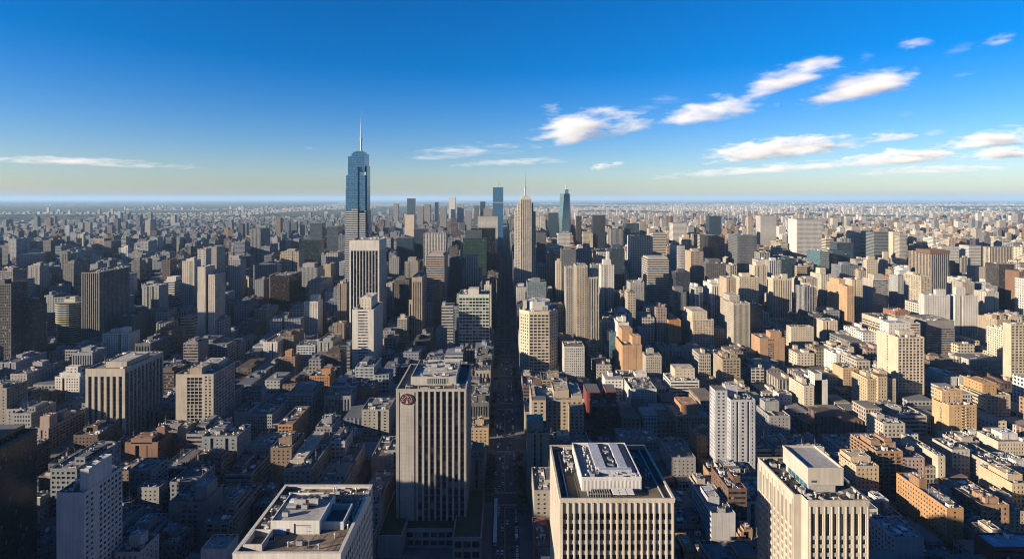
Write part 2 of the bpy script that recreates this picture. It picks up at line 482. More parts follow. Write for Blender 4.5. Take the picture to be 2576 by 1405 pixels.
def equip(root, x0, x1, y0, y1, z, n, kinds=None, avoid=()):
    kinds = kinds or ['air_conditioner'] * 4 + ['vent_pipe'] * 3 + ['ventilation_unit'] * 2 + ['skylight', 'stair_hut', 'air_duct', 'cooling_tower', 'satellite_dish', 'antenna']
    put = []
    for _ in range(n * 6):
        if len(put) >= n: break
        k = random.choice(kinds); r = RAD[k]
        if x1 - x0 < 2 * r + .6 or y1 - y0 < 2 * r + .6: continue
        x, y = random.uniform(x0 + r, x1 - r), random.uniform(y0 + r, y1 - r)
        if any(ax0 - r * .8 < x < ax1 + r * .8 and ay0 - r * .8 < y < ay1 + r * .8 for ax0, ax1, ay0, ay1 in avoid): continue
        if any(math.hypot(x - px, y - py) < (r + pr) * .8 for px, py, pr in put): continue
        put.append((x, y, r))
        o = place(k, LIB[k], root, (x, y, z), random.choice((0, pi / 2, pi, -pi / 2)))
        if k in ('stair_hut', 'water_tank'): o.rotation_euler.z = 0

WINMESH = {}
def window_mesh(w, h):
    k = (round(w, 1), round(h, 1), random.choice((0, 1, 2, 3, 4, 5, 6, 7)))
    if k not in WINMESH:
        b = MB(); r = (.05, .2, .35, .5, .62, .74, .82, .95)[k[2]]; f = .09
        b.quads([[(0, -.02, 0), (w, -.02, 0), (w, -.02, h), (0, -.02, h)]], 'glass', [[(r, r)] * 4])
        for x0, x1, z0, z1 in ((0, f, 0, h), (w - f, w, 0, h), (f, w - f, 0, f), (f, w - f, h - f, h)):
            b.box(x0, x1, -.1, -.021, z0, z1, 'darkmetal')
        if w > 1.2: b.box(w / 2 - .04, w / 2 + .04, -.08, -.021, f, h - f, 'darkmetal')
        WINMESH[k] = b.mesh('window')
    return WINMESH[k]

def window_objects(root, wins, loc, rest_mb, limit=100):
    """The windows that the photo shows, each an object; the others stay in the wall's own mesh."""
    shown = []
    for w in wins:
        (u0, u1, v0, v1), rec, (ax, ay), (ux, uy) = w
        cx, cy = ax + ux * (u0 + u1) / 2 + loc[0], ay + uy * (u0 + u1) / 2 + loc[1]
        px, py = PX(cx, cy), PY((v0 + v1) / 2, cy)
        vis = -20 < px < 2596 and py < 1415 and (uy * 0 + 1)
        nrm = (uy, -ux)
        facing = nrm[0] * (0 - cx) + nrm[1] * (0 - cy) > 0
        shown.append((not (vis and facing), cy, w))
    shown.sort(key=lambda t: (t[0], -t[2][0][2]))
    for bad, _, w in shown[:limit]:
        if bad: break
        (u0, u1, v0, v1), rec, (ax, ay), (ux, uy) = w
        nx, ny = uy, -ux
        o = place('window', window_mesh(u1 - u0, v1 - v0), root,
                  (ax + ux * u0 - nx * rec, ay + uy * u0 - ny * rec, v0), math.atan2(uy, ux))
    n = next((i for i, t in enumerate(shown) if t[0]), len(shown))
    for _, _, w in shown[min(n, limit):]:
        (u0, u1, v0, v1), rec, (ax, ay), (ux, uy) = w
        nx, ny = uy, -ux; r = random.random()
        P = lambda u, v: (ax + ux * u - nx * rec, ay + uy * u - ny * rec, v)
        rest_mb.quads([[P(u0, v0), P(u1, v0), P(u1, v1), P(u0, v1)]], 'glass', [[(r, r)] * 4])

AB = 'apartment_block'
FOOT = []          # plan rectangles taken by buildings
HEROES = []        # what the placed buildings look like from the camera, to label their neighbours

def solid(mb, pts, z0, z1, sts, wins=None):
    n = len(pts)
    for i in range(n):
        a, b, s = pts[i], pts[(i + 1) % n], sts[i % len(sts)]
        if isinstance(s, list):                       # a wall of several panels: (share of its length, style)
            t = 0.0
            for f, q in s:
                L = lambda v: (a[0] + (b[0] - a[0]) * v, a[1] + (b[1] - a[1]) * v)
                facade(mb, L(t), L(min(1, t + f)), z0, z1, q, wins); t += f
        else: facade(mb, a, b, z0, z1, s, wins)

def rect(x0, x1, y0, y1): return [(x0, y0), (x1, y0), (x1, y1), (x0, y1)]

ROOFCOL = [(.15, .145, .14), (.22, .21, .19), (.09, .09, .10), (.30, .29, .27), (.17, .135, .10), (.07, .08, .095), (.24, .20, .16), (.16, .17, .19)]

def building(name, cat, x0, x1, D, d, z, st, col, label, side=None, pent=(), eq=6, roofcol=None, short=None, group=None,
             tiers=(), winobj=False, parapet=1.1, lside=None, rside=None, back=None, yv=None, kinds=None, steps=()):
    """A box building: walls with facades, roof, parapet, penthouses and the units on its roof. pent: (fx0,fx1,fy0,fy1,h,col)."""
    w = x1 - x0; cx, cy = (x0 + x1) / 2, D + d / 2
    root = empty(name, (cx, cy, 0), label, cat, group)
    a0, a1, b0, b1 = -w / 2, w / 2, -d / 2, d / 2
    ss = side if side is not None else (st if not isinstance(st, list) else 'small')
    if name == AB and x1 - x0 > 15 and z > 30 and (st == 'small' or st[0] == 'small') and not isinstance(st, list) and random.random() < .8:
        deep = ('piers', dict(bay=2.6, wf=.86, rec=1.3, m=.1, top=1.5, hf=.6))   # columns of recessed balconies between the window strips
        f = random.uniform(.2, .3); st = random.choice(([(f, st), (.11, deep), (.78 - 2 * f, st), (.11, deep), (f, st)], [(f, st), (.12, deep), (.88 - f, st)], [(.88 - f, st), (.12, deep), (f, st)]))
    sty = lambda s: [(f, style(q, D)) for f, q in s] if isinstance(s, list) else style(s, D)
    sf, sl, sr = sty(st), sty(lside or ss), sty(rside or ss)
    hid = style(back or 'grid', 5000) if not isinstance(st, str) or st not in ('dark', 'blue', 'teal', 'blank') else style(st, D)
    left_seen, right_seen = x0 > 0, x1 < 0
    if not left_seen: sl = dict(k='shader', mat='f_grid') if isinstance(sl, list) or sl['k'] not in ('glass', 'blank') else sl
    if not right_seen: sr = dict(k='shader', mat='f_grid') if isinstance(sr, list) or sr['k'] not in ('glass', 'blank') else sr
    wl_ = [] if winobj else None
    b = MB(); pz = parapet if D < 1500 else 0.0
    pts = rect(a0, a1, b0, b1)
    solid(b, pts, 0, z, [sf, sr, hid, sl], wl_)
    for (fx0, fx1, fy0, fy1, dz) in steps:            # lower or higher wings joined to the body
        solid(b, rect(a0 + fx0 * w, a0 + fx1 * w, b0 + fy0 * d, b0 + fy1 * d), 0, z + dz, [s_[-1][1] if isinstance(s_, list) else s_ for s_ in (sf, sr, hid, sl)], wl_)
        b.box(a0 + fx0 * w + .01, a0 + fx1 * w - .01, b0 + fy0 * d + .01, b0 + fy1 * d - .01, z + dz - 1, z + dz - .3, 'roofdark')
    if wl_: window_objects(root, wl_, (cx, cy), b)
    b.put('wall', root, col)
    rc = roofcol or random.choice(ROOFCOL)
    r = MB(); r.quads([[(a0 + .02, b0 + .02, z - pz - .03), (a1 - .02, b0 + .02, z - pz - .03), (a1 - .02, b1 - .02, z - pz - .03), (a0 + .02, b1 - .02, z - pz - .03)]], 'roof')
    r.put('roof', root, rc)
    if D < 1000 and pz > 0:
        p = MB(); t = .45
        p.box(a0 - .06, a1 + .06, b0 - .06, b0 + t, z, z + .22, 'wall', None, True); p.box(a0 - .06, a1 + .06, b1 - t, b1 + .06, z, z + .22, 'wall', None, True)
        p.box(a0 - .06, a0 + t, b0 + t, b1 - t, z, z + .22, 'wall', None, True); p.box(a1 - t, a1 + .06, b0 + t, b1 - t, z, z + .22, 'wall', None, True)
        p.put('parapet', root, tuple(min(1, c * 1.08) for c in col))
    avoid = []
    for q in pent:
        fx0, fx1, fy0, fy1, h = q[:5]; pc = q[5] if len(q) > 5 else col
        e0, e1, g0, g1 = a0 + fx0 * w, a0 + fx1 * w, b0 + fy0 * d, b0 + fy1 * d
        avoid.append((e0, e1, g0, g1))
        m = MB()
        solid(m, rect(e0, e1, g0, g1), z - pz - .02, z + h, [dict(STY['grid'], fl=4, hf=.3, wf=.3, bay=5.2, top=1.2) if h > 9 and 600 < D < 1100 else STY['blank']])
        m.quads([[(e0 + .02, g0 + .02, z + h - .4), (e1 - .02, g0 + .02, z + h - .4), (e1 - .02, g1 - .02, z + h - .4), (e0 + .02, g1 - .02, z + h - .4)]], 'roof')
        m.put('penthouse', root, pc)
        if D < 1000 and eq: equip(root, e0, e1, g0, g1, z + h - .4, 2 + (D < 700) * 2, ['air_conditioner', 'vent_pipe', 'satellite_dish', 'skylight'])
    if eq and D < 1600: equip(root, a0 + .5, a1 - .5, b0 + .5, b1 - .5, z - pz, eq, kinds, avoid)
    FOOT.append((x0, x1, D, D + d))
    if short: 
        yb = PY(0, D); yt = PY(z, D)
        HEROES.append(dict(px0=PX(x0, D), px1=PX(x1, D), yt=yt, yv=yv if yv else yt + (.8 if D < 1300 else .72) * (yb - yt), D=D, D1=D + d, z=z, short=short, x0=x0, x1=x1))
    return root

def hero(name, cat, xl, xr, yt, yb, xs, st, col, label, short, **kw):
    """A building measured on the photo: front face between columns xl..xr, roof line yt, street line yb, far edge of its visible side xs."""
    D = DG(yb)
    x0, x1 = X(xl, D), X(xr, D)
    d, dmax = kw.pop('d', None), kw.pop('dmax', 75)
    if d: pass
    elif xs is None: d = min(max(x1 - x0, 18), 45)
    else:
        e = xr if x1 <= 0 else xl
        d = D * ((e - VX) / (xs - VX) - 1)
        d = min(max(d, 12), dmax)
    return building(name, cat, x0, x1, D, d, Z(yt, D), st, col, label, short=short, **kw)
# ------------------------------------------------------------------ colours of the buildings themselves
WHITE, CREAM, PALE, TAN = (.66, .64, .60), (.60, .52, .41), (.52, .48, .42), (.42, .34, .25)
STONE, GREY, DGREY, DARK = (.46, .42, .36), (.33, .33, .33), (.16, .165, .17), (.03, .032, .036)
ORANGE, GOLD, BROWN, RED, PINK = (.45, .23, .11), (.52, .39, .23), (.19, .105, .07), (.22, .045, .04), (.42, .31, .27)
BLUEG, GREENG, LILAC, BLACK = (.04, .07, .10), (.03, .07, .06), (.36, .33, .34), (.014, .014, .016)
OT, AB, GT, CB = 'office_tower', 'apartment_block', 'glass_tower', 'city_building'
T, A, B_ = 'tower', 'apartment block', 'building'
P1 = ((.25, .7, .3, .7, 5),)
P2 = ((.15, .5, .35, .75, 4), (.55, .85, .25, .6, 7))
P3 = ((.2, .8, .2, .8, 8),)

def heroes():
    h = hero
    # --- left third of the view, near to far
    h(AB, A, 142, 212, 1239, 1628, 308, [(.60, 'blank'), (.05, ('piers', dict(bay=2, wf=.8, rec=1.2, m=.1))), (.35, 'blank')], (.60, .60, .61), 'white slab block with blank end wall, tall white lift house on its roof', 'white slab block', rside=[(.27, ('small', dict(bay=4, wf=.5, m=.5))), (.08, 'blank'), (.65, ('small', dict(bay=3.4, wf=.62, hf=.5, m=.6)))], winobj=True,
      pent=((.66, .98, .12, .72, 12),), eq=14, roofcol=(.12, .13, .15))
    h(AB, A, 68, 122, 1077, 1175, 215, ('small', {}), PINK, 'long tan apartment block with balcony rows running away beside the dark glass tower', 'long tan balcony block', rside=('balcony', dict(bay=4.2)), pent=((.5, .95, .05, .25, 11), (.3, .8, .5, .7, 6)), eq=12)
    h(AB, A, 26, 68, 940, 1012, 138, ('small', {}), LILAC, 'lilac grey slab of flats with blank strips on its long side', 'lilac grey slab', rside=('small', dict(bay=5.5)), pent=((.2, .8, .65, .9, 7),))
    h(AB, A, 138, 200, 947, 1030, 212, ('small', dict(bay=3, wf=.5)), WHITE, 'white balcony tower with stepped white top behind the tan block', 'white balcony tower', pent=((.1, .95, .3, .75, 4), (.3, .8, .45, 1., 11)))
    h(OT, T, 215, 314, 927, 1135, 411, ('piers', dict(bay=6.6, wf=.55, rec=1.4, top=8, m=1.5)), STONE, 'broad stone tower with dark vertical window bays between thick piers and low roof house', 'broad stone pier tower', rside=('piers', dict(bay=6.2, wf=.6, rec=1.2, top=5)),
      pent=((.38, .92, .12, .7, 5, STONE),), eq=16, winobj=False)
    h(OT, T, 442, 537, 941, 1120, 591, [(.29, 'blank'), (.42, ('wide', dict(bay=3.9, wf=.88, hf=.78, sl=.1, rec=.7, m=.2, top=3))), (.29, ('small', dict(bay=3.4, wf=.5, hf=.55, m=1.6)))], STONE, 'grey stone tower with dark window panel between two solid corner strips', 'stone tower with dark panel', rside=('grid', dict(bay=3.4, wf=.75, hf=.7)), pent=((.35, .66, .05, .5, 6, TAN), (.3, .8, .55, .95, 5)), eq=16)
    h('brick_building', B_, 314, 397, 1112, 1200, 434, [(.3, 'blank'), (.15, ('piers', dict(bay=4, wf=.9, rec=1.5, m=.3, top=3))), (.2, 'blank'), (.05, ('piers', dict(bay=2, wf=.8, rec=1.2, m=.2, top=3))), (.3, 'blank')], (.26, .135, .085), 'brown brick block with blank end wall split by one dark recess', 'brown brick end-wall block', rside=('small', dict(bay=3)), pent=((.18, .82, .0, .55, 4), (.75, .98, .5, .75, 10)), eq=8, winobj=True)
    h('brick_building', B_, 437, 472, 1101, 1180, 532, ('small', {}), (.22, .115, .08), 'brown brick wing with pale roof house and bluish roof sheets', 'brown brick wing', rside=('small', dict(bay=3)), pent=((.1, .8, .1, .35, 9, TAN),), eq=8)
    h(AB, A, 258, 325, 838, 925, 352, ('small', dict(bay=2.8, wf=.55, hf=.5)), WHITE, 'white gridded block with blank side wall before the dark striped slab', 'white gridded block', rside='blank', pent=P2, eq=10)
    h(OT, T, 205, 250, 685, 902, 356, ('finepiers', dict(bay=3.4, wf=.62, rec=.7, top=1)), (.24, .24, .25), 'tall dark slab with thin pale vertical fins over its whole height', 'dark striped slab', rside=('finepiers', dict(bay=3.2, wf=.66, rec=.6, top=1)), eq=14)
    h(OT, T, -70, 28, 714, 960, 70, ('grid', dict(bay=3, fl=3.9, wf=.74, hf=.68)), (.075, .075, .078), 'dark brown tower of gridded glass at the frame edge', 'dark brown gridded tower', rside=('grid', dict(bay=2.6, wf=.7)), pent=P1)
    h(OT, T, 58, 94, 752, 950, 116, ('grid', dict(wf=.65)), (.09, .065, .055), 'dark reddish tower squeezed beside the dark gridded tower', 'dark reddish tower')
    h(AB, A, 185, 207, 852, 879, None, 'small', CREAM, 'small cream block wedged between the rounded tower and the striped slab', 'small cream block')
    h(AB, A, 497, 517, 671, 895, 530, ('blank', {}), PALE, 'pale blank strip of a slim tower split by a dark recess', 'blank strip tower', rside='blank', d=30)
    h(AB, A, 524, 541, 690, 895, 567, ('small', dict(bay=3.2)), PALE, 'slim tower of grey flats with small windows beside the blank strip', 'slim flat tower', rside=('grid', dict(bay=3)), eq=3)
    h(OT, T, 497, 518, 626, 775, None, ('fine', {}), WHITE, 'narrow white tower with two window strips behind the slim tower', 'narrow white tower', d=25)
    h(OT, T, 519, 545, 620, 760, 566, ('bands', {}), CREAM, 'cream topped tower with banded front rising behind the slim tower', 'cream banded tower', rside='fine')
    h(OT, T, 402, 439, 707, 801, 472, ('bands', dict(fl=4.6)), WHITE, 'black and white horizontally banded tower with white roof box', 'black and white banded tower', rside='bands', pent=((.4, 1., .1, .5, 9, WHITE),))
    h(OT, T, 630, 656, 575, 700, 683, 'piers', GREY, 'tall grey tower with a pale ribbed edge and dark shaded side', 'tall grey ribbed tower', rside='fine')
    h(OT, T, 680, 728, 693, 820, 759, 'dark', (.04, .03, .028), 'very dark brown tower with a reddish lit stripe', 'very dark brown tower', rside='dark', eq=10)
    h(OT, T, 774, 809, 707, 812, 840, 'fine', STONE, 'stone tower with dark blue front panel and brown ribbed side', 'brown ribbed tower', rside='finepiers', eq=8)
    h(OT, T, 756, 804, 603, 715, 816, 'dark', (.025, .04, .04), 'black green glass box with plain flat top', 'black green glass box', rside='dark')
    h(AB, A, 765, 800, 758, 872, 808, ('grid', dict(bay=3, wf=.55)), WHITE, 'white stepped apartment tower beside the brown ribbed tower', 'white stepped tower', pent=((.3, .9, .3, .9, 9),), d=26)
    h(OT, T, 817, 832, 664, 760, 844, 'blank', TAN, 'plain tan box tower without windows below the black green box', 'plain tan box', rside='fine')
    h(OT, T, 820, 850, 636, 735, 864, 'grid', STONE, 'stone gridded tower half hidden by the blue spire tower', 'stone gridded tower')
    h(OT, T, 780, 810, 561, 660, 819, 'bands', BLUEG, 'blue grey glass slab far behind the black green box', 'blue grey slab', rside='bands')
    h(OT, T, 822, 850, 570, 668, 866, 'bands', BLUEG, 'dark blue slab hard against the spire tower', 'dark blue slab', rside='dark')
    h(OT, T, 886, 940, 778, 950, 963, ('bands', dict(m=8.5, fl=4.2, hf=.42)), WHITE, 'white tower with stacked horizontal slots between blank white margins', 'white slotted tower', rside=('grid', dict(bay=3, wf=.6)),
      pent=((.3, .82, .15, .8, 16, (.7, .66, .58)),), eq=10)
    h(OT, T, 879, 954, 604, 880, 972, ('piers', dict(bay=5.5, wf=.78, rec=1.5, top=18, m=2, hf=.9)), WHITE, 'tall white tower with long dark vertical strips under a solid white cap', 'tall white pier tower', rside=('finepiers', dict(bay=2.4, top=18)), eq=14)
    h(OT, T, 1036, 1062, 697, 875, 1090, ('piers', dict(bay=3.2, top=8)), TAN, 'slim tan tower with stepped shoulder and ribbed shaded side', 'slim tan stepped tower', rside=('finepiers', {}), steps=((-.35, .0, .1, .8, -40), (-.65, -.35, .2, .7, -75)), eq=4, dmax=60)
    h(OT, T, 988, 1029, 703, 830, None, ('grid', {}), (.12, .10, .095), 'dark brown block standing between the white pier tower and tan stepped tower', 'dark brown block', pent=P1)
    h(OT, T, 972, 987, 712, 838, None, ('wide', {}), CREAM, 'narrow cream block hugging the tall white pier tower', 'narrow cream block')
    h(OT, T, 1072, 1118, 643, 800, 1127, ('bands', dict(fl=4.4)), (.45, .37, .33), 'brown and white striped block below the white ribbed slab', 'brown and white striped block', rside='fine', eq=10, pent=((.1, .9, .1, .9, 4),))
    h(OT, T, 1066, 1122, 586, 726, None, 'piers', WHITE, 'white ribbed slab with dark strips far up the avenue', 'white ribbed slab', d=45)
    h(OT, T, 997, 1038, 598, 715, 1043, 'dark', BLUEG, 'plain navy glass box with flat roof', 'navy glass box', rside='dark')
    h(OT, T, 1041, 1074, 575, 690, None, 'dark', (.05, .07, .1), 'navy box tower behind the white ribbed slab', 'navy box tower', d=40)
    h(GT, T, 1154, 1231, 740, 912, 1236, ('wide', dict(bay=5.3, fl=5.1, wf=.86, hf=.68, rec=.35, top=5, m=.5, sl=.18)), (.60, .66, .57), 'green glass office block with white grid of frames', 'green glass grid block', eq=14, pent=((.3, .65, .1, .5, 8, WHITE),), d=45)
    h(OT, T, 1169, 1203, 643, 767, None, ('piers', {}), WHITE, 'white tower with vertical strips and two lower shoulders behind the green grid block', 'white shouldered tower', d=35, steps=((-.26, .0, .1, .9, -32), (1., 1.3, .1, .9, -32)))
    h(GT, T, 1164, 1224, 598, 745, None, 'dark', GREENG, 'dark green glass tower with stepped top beside the avenue', 'dark green stepped tower', d=40, pent=((.1, .8, 0, .6, 20, BLUEG),))
    h(GT, T, 1185, 1246, 574, 728, None, 'dark', BLACK, 'black flat-topped tower right at the edge of the avenue', 'black tower', d=50)
    h(OT, T, 1202, 1252, 544, 663, None, 'fine', WHITE, 'white finely gridded block behind the black tower', 'white fine grid block', d=40)
    h(CB, B_, 1180, 1229, 1075, 1170, None, ('small', dict(bay=4)), GOLD, 'ochre flats with one column of balconies between centre tower and avenue', 'ochre flats by the avenue', d=26, pent=((.3, .75, .3, .7, 5),), eq=10)
    h(CB, B_, 778, 829, 945, 1000, 845, ('grid', dict(bay=3, wf=.5)), ORANGE, 'orange stone house with arched upper windows among dark roofs', 'orange stone house', rside='small', pent=((.5, .95, .3, .8, 7),), eq=6)
    h('brick_building', B_, 699, 736, 1067, 1140, 779, ('wide', dict(bay=3.4)), ORANGE, 'narrow orange brick block with long dark brick flank', 'narrow orange brick block', rside='small', eq=6)
    h('brick_building', B_, 700, 742, 897, 960, 754, ('small', {}), (.30, .17, .12), 'brown brick block with orange roof house', 'brown block with orange roof house', rside='small', pent=((.35, .75, .2, .6, 8, ORANGE),))
    h(AB, A, 662, 698, 860, 935, 750, 'small', WHITE, 'white fronted long block with cluttered roof and brown flank', 'long cluttered block', rside='grid', eq=12)
    h(CB, B_, 713, 784, 1178, 1276, 851, ('wide', dict(bay=4.2, wf=.55, hf=.4)), STONE, 'long stone block with lattice of windows on its flank and sunken roof', 'long lattice block', rside=('grid', dict(bay=2.6, wf=.6, hf=.7)), pent=((.05, .55, .15, .95, 2.5),), eq=18, winobj=True, dmax=75)
    h(CB, B_, 934, 974, 1149, 1235, 998, ('blank', {}), PINK, 'pink brown block with long pale roof beside the centre tower', 'pink brown block', rside='small', eq=8, dmax=70)
    h(CB, B_, 855, 890, 1163, 1232, 918, ('blank', {}), PALE, 'grey plastered block with ribbed flank', 'grey plastered block', rside='grid', eq=8)
    h(AB, A, 589, 624, 1036, 1095, 655, ('blank', {}), WHITE, 'white house with blank end wall beside the stone tower', 'white blank-ended house', rside='small')
    # --- dark shaded slabs at far left
    for xl, xr, yt, yb, xs, st, col, lab, sh in (
        (-20, 20, 617, 690, 70, 'fine', DGREY, 'dark slab at the frame edge near the woods', 'dark slab by the frame'),
        (41, 75, 640, 706, 121, 'small', GREY, 'pale blue grey pair of blocks with light crowns', 'pale blue grey block'),
        (117, 150, 690, 735, 178, 'small', (.3, .17, .14), 'reddish stepped brick block among grey slabs', 'reddish stepped block'),
        (108, 128, 604, 690, 187, 'fine', DGREY, 'wide dark gridded slab with lit corner', 'wide dark gridded slab'),
        (190, 215, 650, 724, 264, 'grid', DGREY, 'dark block with stepped penthouse hump', 'humped dark block'),
        (236, 262, 600, 670, None, 'grid', TAN, 'tan gridded tower beside a dark slab', 'tan gridded tower'),
        (261, 280, 606, 672, 306, 'fine', DGREY, 'dark paired slab with vertical lines', 'dark paired slab'),
        (305, 322, 622, 682, 331, 'small', WHITE, 'narrow white gridded tower', 'narrow white gridded tower'),
        (195, 210, 588, 640, 234, 'small', PALE, 'pale block with lit front in the blue distance', 'pale lit block'),
        (350, 372, 650, 714, 404, 'grid', GREY, 'grey block with red brown rooftop', 'grey block with red brown top'),
        (400, 412, 594, 650, 436, 'fine', GREY, 'grey ribbed tower in the distance', 'grey ribbed tower'),
        (434, 452, 597, 655, 474, 'fine', GREY, 'grey slab pair with lit corner', 'grey slab pair'),
        (470, 480, 619, 690, 498, 'piers', DGREY, 'dark ribbed tower left of the cream banded tower', 'dark ribbed tower'),
        (365, 378, 553, 610, 420, 'fine', PALE, 'light towers standing alone toward the woods', 'light lone towers'),
        (566, 585, 640, 700, 600, 'grid', STONE, 'stone tower with pale crown', 'stone tower with pale crown'),
        (600, 626, 700, 770, 640, 'small', CREAM, 'cream stepped block with lit crown', 'cream stepped block'),
        (685, 698, 597, 680, 706, 'blank', GREY, 'plain grey slab with bare walls', 'plain grey slab'),
        (704, 722, 640, 705, 740, 'small', CREAM, 'cream tower with small windows', 'cream small windowed tower'),
        (738, 752, 600, 680, 762, 'grid', GREY, 'grey tower with lit upper corner', 'grey tower with lit corner'),
        (600, 640, 812, 865, 660, 'grid', DGREY, 'dark grey block with heavy roof', 'dark grey heavy block'),
        (640, 672, 778, 850, 700, 'grid', TAN, 'tan slab with upright windows near the dark grey heavy block', 'tan slab'),
        (842, 866, 812, 885, None, 'small', (.3, .22, .17), 'brown block with lit roof huts', 'brown block with roof huts'),
        (930, 966, 852, 900, 975, 'small', PALE, 'pale block at the foot of the white slotted tower', 'pale block at tower foot'),
        (1000, 1024, 800, 880, None, 'balcony', PALE, 'pale balcony house near the tan stepped tower', 'pale balcony house'),
        (1096, 1122, 830, 905, None, 'grid', GREY, 'grey block by the tan stepped tower', 'grey block by tan tower')):
        h(AB if st in ('small', 'balcony') else OT, A if st in ('small', 'balcony') else T, xl, xr, yt, yb, xs, st, col, lab, sh, pent=random.choice((P1, P2, ())), dmax=60)
    # --- far cluster up the avenue
    for xl, xr, yt, D, st, col, lab, sh in (
        (1024, 1044, 499, 5000, 'dark', (.07, .11, .15), 'tall slate blue tower at the horizon, roof level with it', 'slate blue horizon tower'),
        (1049, 1064, 519, 4300, 'fine', GREY, 'slim grey tower below the horizon', 'slim grey far tower'),
        (1067, 1082, 514, 4400, 'piers', PALE, 'pale ribbed tower in the far cluster', 'pale ribbed far tower'),
        (1094, 1103, 508, 4600, 'dark', BLUEG, 'thin blue tower in the far cluster', 'thin blue far tower'),
        (1106, 1123, 522, 4000, 'fine', GREY, 'broad grey tower in the far cluster', 'broad grey far tower'),
        (1129, 1145, 496, 5200, 'blank', WHITE, 'white blank-walled tower reaching the horizon', 'white far tower'),
        (1150, 1166, 515, 4700, 'grid', STONE, 'stone stepped tower in the far cluster', 'stone far tower'),
        (1170, 1186, 530, 3600, 'fine', GREY, 'grey blue block before the far cluster', 'grey blue far block'),
        (1193, 1205, 517, 4300, 'dark', DGREY, 'dark slab in the far cluster', 'dark far slab'),
        (1208, 1221, 507, 4800, 'dark', BLUEG, 'square blue tower next to the antenna tower', 'square blue far tower'),
        (1216, 1238, 525, 3400, 'fine', GREY, 'round cornered grey block beside the antenna tower', 'grey far block'),
        (1018, 1042, 540, 3000, 'blank', CREAM, 'cream blank-walled block below the slate blue tower', 'cream far block'),
        (991, 1002, 512, 4600, 'grid', GREY, 'small grey tower at the edge of the far cluster', 'small grey far tower'),
        (1350, 1374, 585, 1900, 'dark', DGREY, 'dark block behind the antenna stone tower', 'dark block by the avenue'),
        (1379, 1405, 535, 3000, 'dark', (.06, .1, .13), 'blue glass slab left of the twisted tower', 'blue slab by twisted tower'),
        (1403, 1434, 587, 1900, 'fine', WHITE, 'white gridded block below the twisted tower', 'white block below twisted tower'),
        (1450, 1463, 543, 2500, 'blank', DARK, 'thin dark slab beside the twisted tower', 'thin dark slab'),
        (1492, 1523, 541, 2270, 'dark', (.05, .06, .075), 'tall dark tower with stepped shoulder', 'tall dark tower'),
        (1467, 1482, 582, 2000, 'fine', CREAM, 'small beige tower standing in shade', 'small beige tower'),
        (1537, 1568, 576, 2100, 'piers', GREY, 'grey gridded block with ribbed cap', 'grey gridded block'),
        (1574, 1608, 562, 2600, 'dark', BLUEG, 'square navy block far behind the beige grid slab', 'square navy block'),
        (1609, 1626, 558, 2700, 'piers', CREAM, 'cream ribbed tower right behind the navy block', 'cream ribbed far tower'),
        (1642, 1675, 585, 1750, 'bands', CREAM, 'beige banded tower beside the beige grid slab', 'beige banded tower'),
        (1693, 1728, 561, 2100, 'fine', WHITE, 'pale finely lined tower on the sunny side', 'pale fine lined tower'),
        (1784, 1815, 543, 2600, 'dark', BLUEG, 'pair of steel blue slabs below the horizon', 'steel blue slabs'),
        (1882, 1892, 545, 3000, 'blank', TAN, 'thin tan spire-like tower in the plain', 'thin tan far tower'),
        (1913, 1953, 543, 2400, 'fine', WHITE, 'white lined tower beside the great white slab', 'white lined tower'),
        (1740, 1752, 588, 2300, 'grid', CREAM, 'cream tower with fine windows near the tan blank block', 'cream fine tower'),
        (1360, 1372, 545, 3000, 'fine', WHITE, 'white twin tower in the sunny distance', 'white twin far tower')):
        x0, x1 = X(xl, D), X(xr, D)
        building(OT, T, x0, x1, D, min(45, max(20, x1 - x0)), Z(yt, D), st, col, lab, short=sh, eq=0)
    # --- right half, far to near
    h(OT, T, 1587, 1642, 594, 749, 1575, 'grid', CREAM, 'big beige tower with even grid of square windows and blank lit edge', 'big beige grid tower', lside='blank', dmax=45, eq=10)
    h(OT, T, 1629, 1683, 651, 801, 1614, ('bands', dict(fl=4.4)), PALE, 'tower with bold dark and cream horizontal stripes', 'bold striped tower', lside='bands', eq=10, pent=((.05, .95, .05, .95, 3),))
    h(OT, T, 1704, 1722, 617, 745, 1684, 'fine', WHITE, 'white tower with bright sunny side and dark front', 'white bright sided tower', lside='fine')
    h(OT, T, 1738, 1770, 632, 757, 1723, 'finepiers', TAN, 'tan tower with bare sunny side and ribbed front', 'tan bare sided tower', lside='blank', pent=P1)
    h(OT, T, 1780, 1805, 592, 720, 1760, 'dark', BLACK, 'black fronted tower with bare cream side', 'black fronted tower', lside='blank')
    h(OT, T, 1805, 1823, 594, 715, None, 'fine', TAN, 'tan slab joined beside the black fronted tower', 'tan joined slab')
    h(OT, T, 1855, 1904, 592, 738, 1832, 'fine', DGREY, 'broad charcoal gridded tower', 'charcoal gridded tower', lside='fine')
    h(OT, T, 2004, 2068, 551, 690, 1979, 'fine', WHITE, 'great white slab with grey gridded front and bright blank end', 'great white slab', lside='blank', dmax=60)
    h(OT, T, 2063, 2086, 632, 750, 2030, 'bands', (.3, .36, .28), 'green glass block with louvred front below the great white slab', 'green louvred block', lside='teal')
    h(OT, T, 2105, 2147, 610, 712, 2087, 'dark', BLUEG, 'navy fronted block with pale side', 'navy fronted block', lside='fine')
    h(OT, T, 2142, 2165, 569, 680, None, 'fine', CREAM, 'pale tall slab rising over the green louvred block', 'pale tall slab')
    h(OT, T, 2166, 2198, 582, 679, None, 'bands', PALE, 'pale banded office block next to a glass pair', 'pale banded block')
    h(OT, T, 2199, 2243, 584, 690, None, 'bands', (.2, .24, .25), 'grey blue glass pair with shaded fronts', 'grey blue pair')
    h(OT, T, 2246, 2262, 583, 695, None, 'blank', CREAM, 'narrow cream tower with bare front', 'narrow bare tower')
